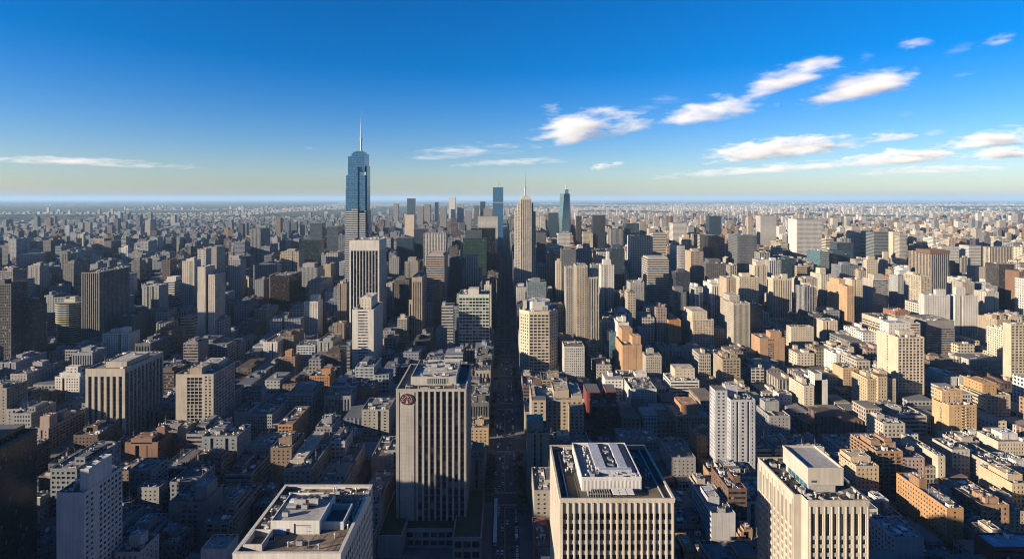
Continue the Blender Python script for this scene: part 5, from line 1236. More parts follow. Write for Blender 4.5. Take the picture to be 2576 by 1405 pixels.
def woods(x, y):
    """True where woodland stands instead of houses."""
    n = fbm(x / 900., y / 1500.)
    west = (x < -4700 + (n - .5) * 1500 - np.maximum(0, y - 12000) * .25) & (y > 4900 + (n - .5) * 1500)
    hamlet = (np.abs(y - 9200 - (x + 7000) * -.08) < 330) | ((np.abs(y - 12600) < 500) & (x < -4000) & (x > -8500) & (fbm(x / 700., y / 900.) > .42)) | ((y > 14500) & (fbm(x / 1300. + 5, y / 2600.) > .60))
    patch = (fbm(x / 2600. + 31, y / 3600. + 11) > .60) & (y > 7500) & (x > -5000)
    return (west & ~hamlet) | patch

# ------------------------------------------------------------------ streets
MAIN = (-16.0, 20.0)
def street_lines():
    xs = [-16.0 - 94.0]; 
    gaps = []
    x = -110.0
    while x > -2700: gaps.append((x - 14, x)); x -= 98
    gaps.append(MAIN); x = 112.0
    while x < 2700: gaps.append((x, x + 14)); x += 100
    return sorted(gaps)
GAPS = street_lines()
def cross(k): c = 383 + 110 * k; return (c - 15, c + 15) if k == 2 else (c - 7, c + 7)
CROSS = [cross(k) for k in range(-2, 22)]
BLOCKS = [(GAPS[i][1], GAPS[i + 1][0], CROSS[j][1], CROSS[j + 1][0]) for i in range(len(GAPS) - 1) for j in range(len(CROSS) - 1)]
def in_view(x0, x1, y): return PX(x1, y) > -60 and PX(x0, y) < 2640

PAL = [(WHITE, 'white'), (CREAM, 'cream'), (PALE, 'pale grey'), (TAN, 'tan'), (STONE, 'stone'), (GREY, 'grey'), (BROWN, 'brown brick'), ((.33, .16, .1), 'red brick'), (PINK, 'pinkish'), ((.40, .25, .15), 'orange brick'), (DGREY, 'dark grey'), (LILAC, 'lilac grey')]
PWL, PWR = [15, 6, 17, 6, 9, 18, 8, 5, 5, 3, 10, 9], [19, 22, 10, 10, 10, 9, 4, 4, 4, 6, 5, 1]
STW = dict(small=30, grid=26, wide=12, bands=12, balcony=12, fine=5, piers=6)
STWORD = dict(small='small windowed', grid='gridded', wide='wide windowed', bands='ribbon windowed', balcony='balconied', fine='close gridded', piers='pier fronted', finepiers='ribbed')

def lots():
    out = []
    for (xa, xb, ya, yb) in BLOCKS:
        if not in_view(xa, xb, yb): continue
        n = max(2, int(round((xb - xa) / random.uniform(19, 31)))); cut = [xa + 1.5 + (xb - xa - 3) * (i + (random.uniform(-.18, .18) if 0 < i < n else 0)) / n for i in range(n + 1)]
        for i in range(n):
            m = random.choice((2, 3, 3)); cy = [ya + 1.5 + (yb - ya - 3) * (j + (random.uniform(-.15, .15) if 0 < j < m else 0)) / m for j in range(m + 1)]
            for j in range(m):
                r = [cut[i], cut[i + 1] - random.choice((0, 0, .6, 3)), cy[j], cy[j + 1] - random.choice((0, 0, 1, 4))]
                for f in FOOT:                         # keep clear of the placed buildings
                    ox, oy = min(r[1], f[1]) - max(r[0], f[0]), min(r[3], f[3]) - max(r[2], f[2])
                    if ox <= 0 or oy <= 0: continue
                    opts = [(f[0] - .6 - r[0], 0), (r[1] - f[1] - .6, 1), (f[2] - .6 - r[2], 2), (r[3] - f[3] - .6, 3)]
                    w, h = r[1] - r[0], r[3] - r[2]
                    best = max(opts, key=lambda t: t[0] * (h if t[1] < 2 else w))
                    if best[1] == 0: r[1] = f[0] - .6
                    if best[1] == 1: r[0] = f[1] + .6
                    if best[1] == 2: r[3] = f[2] - .6
                    if best[1] == 3: r[2] = f[3] + .6
                    if r[1] - r[0] < 8 or r[3] - r[2] < 8: r = None; break
                if r: out.append(r)
    return out

def lot_height(x, D):
    u = random.random(); dense = math.exp(-((x - 80) / 700) ** 2)
    if D < 950: z = random.uniform(11, 26) if u < .58 else random.uniform(26, 42) if u < .92 else random.uniform(42, 58)
    elif D < 1600: z = random.uniform(16, 40) if u < .5 else random.uniform(40, 75) if u < .8 - .15 * dense else random.uniform(75, 118)
    else: z = random.uniform(20, 50) if u < .5 else random.uniform(50, 85) if u < .8 - .3 * dense else random.uniform(85, 140)
    return z * (.8 if x < -700 else 1)

def cap_height(x0, x1, D, z):
    p0, p1 = PX(x0, D), PX(x1, D)
    if p0 > p1: p0, p1 = p1, p0
    for h in HEROES:
        if h['D'] > D + 4 and h['px0'] < p1 - 1 and h['px1'] > p0 + 1:
            z = min(z, EYE - (h['yv'] - HY) * D / F)
    return z

def sun_cap(x0, x1, y0, y1, z):
    """Lots on the sunny side stay low enough to leave the upper part of the placed buildings in the sun."""
    cx, cy = (x0 + x1) / 2, (y0 + y1) / 2; ux, uy = cos(SUN_AZ), sin(SUN_AZ)
    for h in HEROES:
        if 'x0' not in h or h['D'] > 1500: continue
        dx, dy = (h['x0'] + h['x1']) / 2 - cx, h['D'] - cy
        al, pe = dx * ux + dy * uy, abs(-dx * uy + dy * ux)
        if 4 < al < 240 and pe < (h['x1'] - h['x0']) / 2 * uy + 16: z = min(z, max(9, h['z'] * .6 + al * tan(SUN_EL)))
    return z

def nearest_short(x0, x1, D, z):
    px, py = (PX(x0, D) + PX(x1, D)) / 2, PY(z, D)
    best = None
    for h in HEROES:
        hx = (h['px0'] + h['px1']) / 2; hy = min(max(py, h['yt']), h['yv'])
        d = max(0, abs(px - hx) - (h['px1'] - h['px0']) / 2) + abs(py - hy) * .6 + abs(px - hx) * .05
        if best is None or d < best[0]: best = (d, h, hx)
    h = best[1]
    rel = 'in front of' if D < h['D'] - 25 and abs(px - best[2]) < (h['px1'] - h['px0']) * .9 else 'behind' if D > h['D1'] else 'left of' if px < best[2] else 'right of'
    return rel, h['short']

def fillers(limit=245):
    cand = []
    for (x0, x1, y0, y1) in lots():
        z0_ = lot_height((x0 + x1) / 2, y0); edge = abs(x1 + 16) < 5 or abs(x0 - 20) < 5
        if edge: z0_ = max(z0_, random.uniform(26, 48) if y0 < 900 else random.uniform(45, 120))
        z = cap_height(x0, x1, y0, z0_)
        if y0 > 780 and random.random() < (.58 if x0 > 0 else .5):            # towers that fill the gaps between the placed ones
            top = cap_height(x0, x1, y0, min(135, EYE - (590 + random.uniform(0, 120) - HY) * y0 / F) if y0 > 1000 else random.uniform(50, 90))
            z = max(z, top * random.uniform(.78, 1.0))
        z = sun_cap(x0, x1, y0, y1, z)
        if z < 7: z = max(z, 5.0)
        if z < 5.5 and y0 > 900: continue
        w = (x1 - x0) * F / y0 * .4; hh = (min(PY(0, y0), 1405) - PY(z, y1)) * .4
        if PX(x1, y0) < 0 or PX(x0, y0) > 2576 or PY(z, y1) > 1400: area = -1
        else: area = w * min(hh, z * F / y0 * .4 + 10)
        cand.append((area, x0, x1, y0, y1, z))
    cand.sort(key=lambda t: -t[0])
    made, rest = [], []
    for c in cand:
        area, x0, x1, D, y1, z = c
        if area <= 0 and D < 420: continue
        if area <= 0 or len(made) >= limit: rest.append(c[1:]); continue
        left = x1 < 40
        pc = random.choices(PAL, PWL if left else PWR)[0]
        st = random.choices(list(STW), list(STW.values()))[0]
        j = random.uniform(.85, 1.12); j *= .85 if left else 1; col = tuple(min(.75, v * j * q) for v, q in zip(pc[0], (.76, .87, 1.02) if left and x1 < -60 else (1, 1, 1)))  # left-hand walls darkened and blued: shade put into their colour
        side = st if random.random() < .55 else random.choice(('blank', 'small', 'grid'))
        sv = (st, dict(bay=STY[st]['bay'] * random.uniform(.8, 1.2), fl=STY[st]['fl'] * random.uniform(.95, 1.1)))
        pent = random.choice(((), (), P1, P2, ((.1, .45, .5, .9, 3.5),), ((.55, .95, .3, .6, 4),), ((.3, .8, .1, .4, 3),)))
        tank = random.random() < .13 and D < 1000
        eq = 14 if D < 620 else 10 if D < 850 else 5 if D < 1200 else 0
        kinds = None
        name = ('brick_building' if 'brick' in pc[1] else AB if st in ('small', 'balcony') else CB)
        rel, sh = nearest_short(x0, x1, D, z)
        size = ('narrow ' if x1 - x0 < 17 else 'broad ' if x1 - x0 > 30 else '') 
        tall = 'low' if z < 20 else 'medium' if z < 38 else 'tall'
        roof = ' with tank' if tank else ' with roof house' if pent else ' with bare roof'
        lab = f"{tall} {size}{pc[1]} {STWORD[st]} block{roof}, {rel} the {sh}"
        if len(lab.split()) > 14: lab = lab.replace(roof, '')
        if len(lab.split()) > 14: lab = lab.replace(size, '')
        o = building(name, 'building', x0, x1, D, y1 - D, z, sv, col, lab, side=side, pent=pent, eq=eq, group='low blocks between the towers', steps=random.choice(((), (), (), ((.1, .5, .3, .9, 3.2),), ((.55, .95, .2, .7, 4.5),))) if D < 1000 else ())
        if tank: place('water_tank', LIB['water_tank'], o, (random.uniform(-.3, .3) * (x1 - x0), random.uniform(-.3, .3) * (y1 - D), z - 1.1))
        made.append((o, D))
    by = {}
    for o, D in made: by.setdefault(o['label'], []).append((D, o))
    ords = ['nearest', 'second nearest', 'third nearest', 'fourth nearest', 'fifth nearest', 'sixth nearest', 'seventh nearest', 'eighth nearest']
    for lab, v in by.items():
        if len(v) < 2: continue
        v.sort(key=lambda t: t[0])
        for k, (_, o) in enumerate(v): o['label'] = (ords[k] if k < len(ords) else 'farthest') + ' ' + lab
    return rest

# ------------------------------------------------------------------ the mass of the city beyond, plus unseen near towers added for shade: one object
def city_mass(rest):
    B = [[], [], [], [], [], [], []]                    # x0 x1 y0 y1 z palette style
    rows = [list(r) for r in rest]
    arr = [np.array([[r[0], r[1], r[2], r[3], r[4]] for r in rows])] if rows else []
    R = np.random.default_rng(3)
    for (ya, yb, cell, keep) in ((2480, 4200, 44, .9), (4200, 7000, 58, .85), (7000, 13000, 92, .85), (13000, 26000, 190, .8), (26000, 60000, 520, .7)):
        hw = .93 * yb + 100
        gx, gy = np.meshgrid(np.arange(-hw, hw, cell), np.arange(ya, yb, cell)); gx, gy = gx.ravel(), gy.ravel()
        ok = (np.abs(gx) < .93 * gy + 80) & (R.random(len(gx)) < keep)
        gx, gy = gx[ok], gy[ok]
        gx = gx + R.uniform(-.15, .15, len(gx)) * cell; gy = gy + R.uniform(-.2, .2, len(gx)) * cell
        ok = ~woods(gx, gy) & ~((gx > -22) & (gx < 26) & (gy < 5200))
        # the streets stay open far up the grid
        ph = np.where(gx < 0, (-(gx) - 110) % 98, (gx - 112) % 100); ok &= ~((ph < 12) & (gy < 3200))
        gx, gy = gx[ok], gy[ok]; n = len(gx)
        w = R.uniform(.42, .8, n) * min(cell, 60) * (1.0 if cell < 100 else 1.5); d = R.uniform(.4, .75, n) * min(cell, 60) * (1.0 if cell < 100 else 1.8)
        core = np.exp(-((gx + 100) / 900.) ** 2) * np.exp(-np.maximum(0, gy - 3300) / 1500.)
        clus = fbm(gx / 600. + 3, gy / 800.)
        u = R.random(n)
        z = 9 + 16 * R.random(n) + (u > .72) * R.uniform(8, 40, n) * clus * 1.6 + (u > .93) * R.uniform(20, 70, n) * (clus > .5) + core * (u > .5) * R.uniform(10, 120, n)
        near = np.clip((5200 - gy) / 2600, 0, 1); z = z + near * R.uniform(6, 40, n)
        far = np.clip((gy - 9000) / 9000, 0, 1); z = z * (1 - .55 * far)
        z = np.minimum(z, EYE - 7 * gy / F)
        arr.append(np.stack([gx - w / 2, gx + w / 2, gy, gy + d, np.maximum(z, 6)], 1))
    for (x0, x1, y0, y1, z) in ((-470, -425, 150, 200, 165), (-480, -430, 215, 265, 150), (-480, -435, 280, 330, 140), (-400, -350, 40, 90, 120), (-330, -285, 60, 110, 95), (-260, -215, 30, 90, 80),
                                (-190, -150, 60, 110, 60), (40, 95, 70, 120, 95), (110, 150, 120, 165, 90), (170, 215, 130, 180, 100), (175, 210, 205, 245, 60), (230, 275, 180, 225, 110), (-40, 30, -60, -10, 255), (90, 140, -20, 40, 150), (-120, -80, 20, 80, 90)):
        arr.append(np.array([[x0, x1, y0, y1, z]], float))  # unseen towers beside and behind the camera, added to shade the foreground
    A = np.concatenate(arr)
    # nothing may stand in the placed buildings or hide the tall ones
    keep = np.ones(len(A), bool)
    for f in FOOT: keep &= ~((A[:, 0] < f[1]) & (A[:, 1] > f[0]) & (A[:, 2] < f[3]) & (A[:, 3] > f[2]))
    A = A[keep]
    p0, p1 = VX + A[:, 0] * F / A[:, 2], VX + A[:, 1] * F / A[:, 2]
    for h in HEROES:
        m = (h['D'] > A[:, 2] + 5) & (h['px0'] < p1) & (h['px1'] > p0)
        A[m, 4] = np.maximum(5, np.minimum(A[m, 4], EYE - (h['yv'] - HY) * A[m, 2] / F))
    n = len(A)
    pal = np.array([p[0] for p in PAL]); 
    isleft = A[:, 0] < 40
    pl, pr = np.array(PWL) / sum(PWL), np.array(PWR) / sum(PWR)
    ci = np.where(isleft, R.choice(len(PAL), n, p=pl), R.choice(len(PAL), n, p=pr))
    col = pal[ci] * R.uniform(.75, 1.15, (n, 1)) * np.where(isleft[:, None], np.array([[.60, .70, .86]]), 1.0)  # blue shade of the left half painted into its wall colours
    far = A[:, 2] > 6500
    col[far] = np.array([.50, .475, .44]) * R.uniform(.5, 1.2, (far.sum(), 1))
    x0, x1, y0, y1, z = A.T
    V = np.stack([np.stack(t, -1) for t in ((x0, y0, z * 0), (x1, y0, z * 0), (x1, y1, z * 0), (x0, y1, z * 0), (x0, y0, z), (x1, y0, z), (x1, y1, z), (x0, y1, z))], 1)
    fi = np.array([[0, 1, 5, 4], [1, 2, 6, 5], [3, 0, 4, 7], [2, 3, 7, 6], [4, 5, 6, 7]])
    Fc = (np.arange(n)[:, None, None] * 8 + fi[None]).reshape(-1, 4)
    w, d = x1 - x0, y1 - y0; O = z * 0; off = R.integers(0, 50, n) * 1.0
    def wall(L): return np.stack([np.stack([O + off, O], -1), np.stack([L + off, O], -1), np.stack([L + off, z], -1), np.stack([O + off, z], -1)], 1)
    rf = np.stack([np.stack([O, O], -1), np.stack([w, O], -1), np.stack([w, d], -1), np.stack([O, d], -1)], 1)
    UV = np.stack([wall(w), wall(d), wall(d), wall(w), rf], 1).reshape(-1, 2)
    keys = ['c_grid', 'c_small', 'c_bands', 'c_piers', 'c_fine', 'c_balcony', 'city_far', 'city_roof']
    st = R.choice(6, n, p=[.27, .25, .12, .12, .14, .10]); st[A[:, 2] > 8500] = 6
    mi = np.stack([st, st, st, st, np.full(n, 7)], 1).ravel().astype(np.int32)
    me = bpy.data.meshes.new('city_and_shade_towers')
    me.vertices.add(n * 8); me.vertices.foreach_set('co', V.ravel())
    me.loops.add(len(Fc) * 4); me.loops.foreach_set('vertex_index', Fc.ravel().astype(np.int32))
    me.polygons.add(len(Fc)); me.polygons.foreach_set('loop_start', np.arange(len(Fc), dtype=np.int32) * 4); me.polygons.foreach_set('material_index', mi)
    ul = me.uv_layers.new(name='UVMap'); ul.data.foreach_set('uv', UV.ravel().astype(np.float32))
    at = me.color_attributes.new('Col', 'FLOAT_COLOR', 'POINT')
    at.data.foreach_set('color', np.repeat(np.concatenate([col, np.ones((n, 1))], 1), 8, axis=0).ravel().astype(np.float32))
    for k in keys: me.materials.append(M[k])
    me.update(); me.shade_flat()
    o = place('distant_city_and_shade_towers', me, None)
    tag(o, 'countless small blocks of the city fading to the horizon, with added unseen shade towers', 'distant city', kind='stuff')
    # huts and tanks on the nearer of these roofs give them the ragged outline of the photograph
    nr = np.nonzero((A[:, 2] < 4200) & (A[:, 2] > 700) & (z > 8))[0]
    q = []
    mb = MB()
    for i in nr:
        for _ in range(R.integers(1, 4)):
            sx, sy, sz = R.uniform(.12, .4) * w[i], R.uniform(.12, .4) * d[i], R.uniform(1.5, 6)
            cx, cy = R.uniform(x0[i] + sx / 2, x1[i] - sx / 2), R.uniform(y0[i] + sy / 2, y1[i] - sy / 2)
            q.append((cx - sx / 2, cx + sx / 2, cy - sy / 2, cy + sy / 2, z[i], z[i] + sz, *(col[i] * R.uniform(.8, 1.1))))
    Q = np.array(q); m = len(Q); a0, a1, b0, b1, c0, c1 = Q[:, :6].T
    V = np.stack([np.stack(t, -1) for t in ((a0, b0, c0), (a1, b0, c0), (a1, b1, c0), (a0, b1, c0), (a0, b0, c1), (a1, b0, c1), (a1, b1, c1), (a0, b1, c1))], 1)
    Fc = (np.arange(m)[:, None, None] * 8 + fi[None]).reshape(-1, 4)
    me = bpy.data.meshes.new('distant_roof_clutter')
    me.vertices.add(m * 8); me.vertices.foreach_set('co', V.ravel()); me.loops.add(len(Fc) * 4); me.loops.foreach_set('vertex_index', Fc.ravel().astype(np.int32))
    me.polygons.add(len(Fc)); me.polygons.foreach_set('loop_start', np.arange(len(Fc), dtype=np.int32) * 4)
    me.polygons.foreach_set('material_index', np.tile([0, 0, 0, 0, 1], m).astype(np.int32))
    at = me.color_attributes.new('Col', 'FLOAT_COLOR', 'POINT')
    at.data.foreach_set('color', np.repeat(np.concatenate([Q[:, 6:9], np.ones((m, 1))], 1), 8, axis=0).ravel().astype(np.float32))
    me.materials.append(M['city_far']); me.materials.append(M['city_roof']); me.update(); me.shade_flat()
    c = place('roof_clutter', me, o); c['kind'] = 'stuff'

def mat_attr(name, mul=1.0, amt=.2):
    t = NT(name); c = weathered(t, t.colour('attr'), amt)
    if mul != 1.0: c = t.mix(1.0, c, (mul, mul, mul * 1.02), 'MULTIPLY')
    return t.set(Base_Color=c, Roughness=.9)
M['city_far'] = mat_attr('city_far'); M['city_roof'] = mat_attr('city_roof', .62, .5)

# ------------------------------------------------------------------ land
def mat_ground():
    t = NT('ground'); p = t.pos()
    n = t.noise(p, .02, 4, .6); c = t.mix(n, (.035, .035, .037), (.06, .06, .062))
    big = t.noise(t.scaled(p, (1 / 900., 1 / 1500., 0)), 1.0, 5, .6); fine = t.noise(t.scaled(p, (1 / 60., 1 / 90., 0)), 1.0, 4, .7)
    land = t.mix(t.ramp(fine, .42, .62), (.035, .05, .03), (.13, .12, .10))
    land = t.mix(t.ramp(big, .45, .6), land, (.025, .04, .022))
    xyz = t.new('ShaderNodeSeparateXYZ'); t.l.new(p, xyz.inputs[0])
    return t.set(Base_Color=t.mix(t.ramp(xyz.outputs[1], 2500, 5000), c, land), Roughness=.95)
M['ground'] = mat_ground()
M['pavement'] = mat_plain('pavement_concrete', (.11, .11, .108), .9, 0, .35)
M['asphalt'] = mat_plain('asphalt', (.042, .042, .045), .85, 0, .4)
M['marking'] = mat_plain('road_paint', (.28, .275, .26), .7, 0, .3)
def mat_woods():
    t = NT('woodland'); p = t.pos(); n = t.noise(p, .012, 4, .7)
    return t.set(Base_Color=t.mix(n, (.018, .032, .016), (.055, .07, .03)), Roughness=.95)
M['woodland'] = mat_woods()

def land():
    def sheet(name, quads, key, label=None, kind='structure'):
        me = bpy.data.meshes.new(name); q = np.asarray(quads, float).reshape(-1, 3)
        me.from_pydata([tuple(v) for v in q], [], [tuple(range(i * 4, i * 4 + 4)) for i in range(len(q) // 4)]); me.materials.append(M[key]); me.update()
        return tag(place(name, me, None), label, kind=kind)
    xs = [-96000, -24000, -6000, -1500, 0, 1500, 6000, 24000, 96000]; ys = [-4000, -500, 1000, 3000, 8000, 24000, 95000]
    sheet('ground', [[(xs[i], ys[j], 0), (xs[i + 1], ys[j], 0), (xs[i + 1], ys[j + 1], 0), (xs[i], ys[j + 1], 0)] for i in range(len(xs) - 1) for j in range(len(ys) - 1)], 'ground')
    sheet('road', [[(-10, 100, .02), (11, 100, .02), (11, 5200, .02), (-10, 5200, .02)]], 'asphalt')
    mk = []
    def bar(x0, x1, y0, y1): mk.append([(x0, y0, .03), (x1, y0, .03), (x1, y1, .03), (x0, y1, .03)])
    for (a, b) in zip([100] + [c[1] + 6 for c in CROSS], [c[0] - 6 for c in CROSS] + [2900]):
        if b - a < 8: continue
        bar(-.35, -.15, a, b); bar(.15, .35, a, b)
        for lane in (-6.6, -3.3, 3.6, 7.2):
            y = a
            while y < min(b, 1300): bar(lane - .08, lane + .08, y, min(y + 3.5, b)); y += 9
    for (c0, c1) in CROSS:
        if c0 > 1400: break
        for ye in (c0 - 4.5, c1 + 1.5):
            for k in range(17): bar(-9.2 + k * 1.15, -8.6 + k * 1.15, ye, ye + 3.2)
        bar(.4, 10.4, c0 - 7, c0 - 6.5); bar(-9.6, -.4, c1 + 6.2, c1 + 6.7)
    sheet('road_markings', mk, 'marking')
    b = MB()
    blk = []
    for (xa, xb, ya, yb) in BLOCKS:
        if not in_view(xa, xb, yb) or ya > 2600: continue
        x0 = 11.0 if abs(xa - MAIN[1]) < .1 else xa - 2.2; x1 = -10.0 if abs(xb - MAIN[0]) < .1 else xb + 2.2
        blk.append((x0, x1, ya - 2, yb + 2))
    Q = []
    for (x0, x1, y0, y1) in blk:
        h = .15
        Q += [[(x0, y0, h), (x1, y0, h), (x1, y1, h), (x0, y1, h)], [(x0, y0, 0), (x1, y0, 0), (x1, y0, h), (x0, y0, h)], [(x0, y1, 0), (x0, y0, 0), (x0, y0, h), (x0, y1, h)], [(x1, y0, 0), (x1, y1, 0), (x1, y1, h), (x1, y0, h)]]
    sheet('pavement', Q, 'pavement')
    # woodland: a rough canopy sheet with its own height wherever the woods stand
    V, Fq = [], []
    for (xa, xb, ya, yb, c) in ((-13000, 6000, 4300, 9000, 38), (-22000, 16000, 9000, 16000, 85), (-42000, 40000, 16000, 40000, 260)):
        gx, gy = np.arange(xa, xb, c), np.arange(ya, yb, c); XX, YY = np.meshgrid(gx, gy)
        mk_ = woods(XX + c / 2, YY + c / 2)
        RR = np.random.default_rng(9)
        J = RR.uniform(-.3, .3, XX.shape) * c; K = RR.uniform(-.3, .3, XX.shape) * c; ZZ = RR.uniform(5, 20, XX.shape) 
        base = sum(len(v) for v in V); V.append(np.stack([XX + J, YY + K, ZZ], -1).reshape(-1, 3)); nx = len(gx)
        jj, ii = np.nonzero(mk_[:-1, :-1]); a = base + jj * nx + ii; Fq.append(np.stack([a, a + 1, a + nx + 1, a + nx], 1))
    V, Fq = np.concatenate(V), np.concatenate(Fq); used, inv = np.unique(Fq, return_inverse=True); V = V[used]; Fq = inv.reshape(-1, 4)
    me = bpy.data.meshes.new('woodland'); me.vertices.add(len(V)); me.vertices.foreach_set('co', V.ravel()); me.loops.add(len(Fq) * 4); me.loops.foreach_set('vertex_index', Fq.ravel().astype(np.int32))
    me.polygons.add(len(Fq)); me.polygons.foreach_set('loop_start', np.arange(len(Fq), dtype=np.int32) * 4); me.materials.append(M['woodland']); me.update(); me.shade_flat()
    tag(place('woodland', me, None), 'dark woods spreading beyond the city to the horizon', 'woodland', kind='stuff')

# ------------------------------------------------------------------ traffic and street trees
def car_mesh(kind, paint):
    b = MB(); L, W, Hh = dict(car=(4.5, 1.8, .75), van=(5.2, 2.0, .9), bus=(11.8, 2.6, .9))[kind]
    x, y = W / 2, L / 2
    for sy in (-y + .9, y - .9):
        for sx in (-x + .12, x - .12):
            r, n = .34 if kind != 'bus' else .48, 8
            for k in range(n):
                a0, a1 = 2 * pi * k / n, 2 * pi * (k + 1) / n
                for o in (-.11, .11): b.quads([[(sx + o, sy, r), (sx + o, sy + r * cos(a0), r + r * sin(a0)), (sx + o, sy + r * cos((a0 + a1) / 2), r + r * sin((a0 + a1) / 2)), (sx + o, sy + r * cos(a1), r + r * sin(a1))]], 'darkmetal')
                b.quads([[(sx - .11, sy + r * cos(a0), r + r * sin(a0)), (sx + .11, sy + r * cos(a0), r + r * sin(a0)), (sx + .11, sy + r * cos(a1), r + r * sin(a1)), (sx - .11, sy + r * cos(a1), r + r * sin(a1))]], 'darkmetal')
    z0 = .3
    if kind == 'car':
        b.box(-x, x, -y, y, z0, .85, paint, None, True)
        lo, hi = (-y + 1.2, y - .7), (-y + 1.9, y - 1.4)
        A = [(-x + .08, lo[0], .85), (x - .08, lo[0], .85), (x - .08, lo[1], .85), (-x + .08, lo[1], .85)]; C = [(-x + .25, hi[0], 1.45), (x - .25, hi[0], 1.45), (x - .25, hi[1], 1.45), (-x + .25, hi[1], 1.45)]
        for k in range(4): b.quads([[A[k], A[(k + 1) % 4], C[(k + 1) % 4], C[k]]], 'glass', [[(.5, .5)] * 4])
        b.quads([C], paint)
        b.box(-x + .15, -x + .5, -y - .03, -y, .55, .75, 'lamp_red'); b.box(x - .5, x - .15, -y - .03, -y, .55, .75, 'lamp_red')
    else:
        top = 2.2 if kind == 'van' else 3.1
        b.box(-x, x, -y, y, z0, 1.25, paint, None, True); b.box(-x + .05, x - .05, -y + .05, y - .05, 1.25, top - .6, 'glass'); b.box(-x, x, -y, y, top - .6, top, paint, None, True)
        if kind == 'bus':
            for k in range(3): b.box(-.8, .8, -y + 1.5 + k * 3.6, -y + 3.0 + k * 3.6, top, top + .25, 'metal')
    return b.mesh(kind)

def traffic():
    paints = dict(white=(.55, .55, .545), silver=(.42, .43, .44), black=(.02, .02, .022), red=(.35, .03, .03), blue=(.05, .09, .22), yellow=(.6, .4, .04))
    for k, c in paints.items():
        t = NT('car_paint_' + k); M['paint_' + k] = t.set(Base_Color=c, Roughness=.25)
    M['lamp_red'] = mat_plain('tail_lamp', (.4, .01, .01), .3)
    mesh = {(k, c): car_mesh(k, 'paint_' + c) for k in ('car', 'van') for c in paints}
    bus = car_mesh('bus', 'paint_white')
    def cr(k): return any(a - 5 < k < b + 5 for a, b in CROSS)
    n = 0
    def park(x, y, where, flip=False, slow=True):
        nonlocal n
        kind = 'van' if random.random() < .12 else 'car'; c = random.choices(list(paints), [46, 22, 14, 5, 6, 4])[0]
        o = place('parked_car' if 'parked' in where else 'moving_car', mesh[kind, c], None, (x + random.uniform(-.2, .2), y, .02), pi if flip else 0)
        tag(o, f'{c} {"van" if kind == "van" else "car"} {where}', 'van' if kind == 'van' else 'car', f'{"parked cars" if "parked" in where else "cars in the lanes"} of the avenue'); n += 1
    y = 405.
    while y < 900:
        if not cr(y) and random.random() < .66: park(9.2, y, 'parked along the sunny-side kerb of the avenue' if y < 700 else 'parked along the far stretch of the avenue kerb')
        y += random.uniform(5.6, 7.5)
    y = 500.
    while y < 900:
        if not cr(y) and random.random() < .5: park(-8.4, y, 'parked along the shaded kerb of the avenue' if y < 700 else 'parked by the shaded kerb far up the avenue', True)
        y += random.uniform(5.6, 8.5)
    for lane, flip, wd in ((5.4, False, 'driving away in the outer lane of the avenue'), (2.0, False, 'driving away next to the centre line'), (-1.9, True, 'coming down next to the centre line'), (-5.1, True, 'coming down in the outer lane of the avenue')):
        y = 395. + random.uniform(0, 30)
        while y < 1000:
            if not cr(y): park(lane, y, wd, flip)
            y += random.choice((8, 14, 26, 44, 60, 75)) * random.uniform(.8, 1.2)
    for k, x in enumerate((-7.4, -6, -3.2, 3, 5.8)): park(x, 592 + (k % 3) * 9, 'crossing the wide junction of the avenue', x < 0)
    for k in range(5):
        o = place('bus', bus, None, (-7.6, 432 + k * 12.7, .02)); tag(o, 'long white bus in the queue at the kerb beside the green-roofed base', 'bus', 'buses queueing on the avenue')

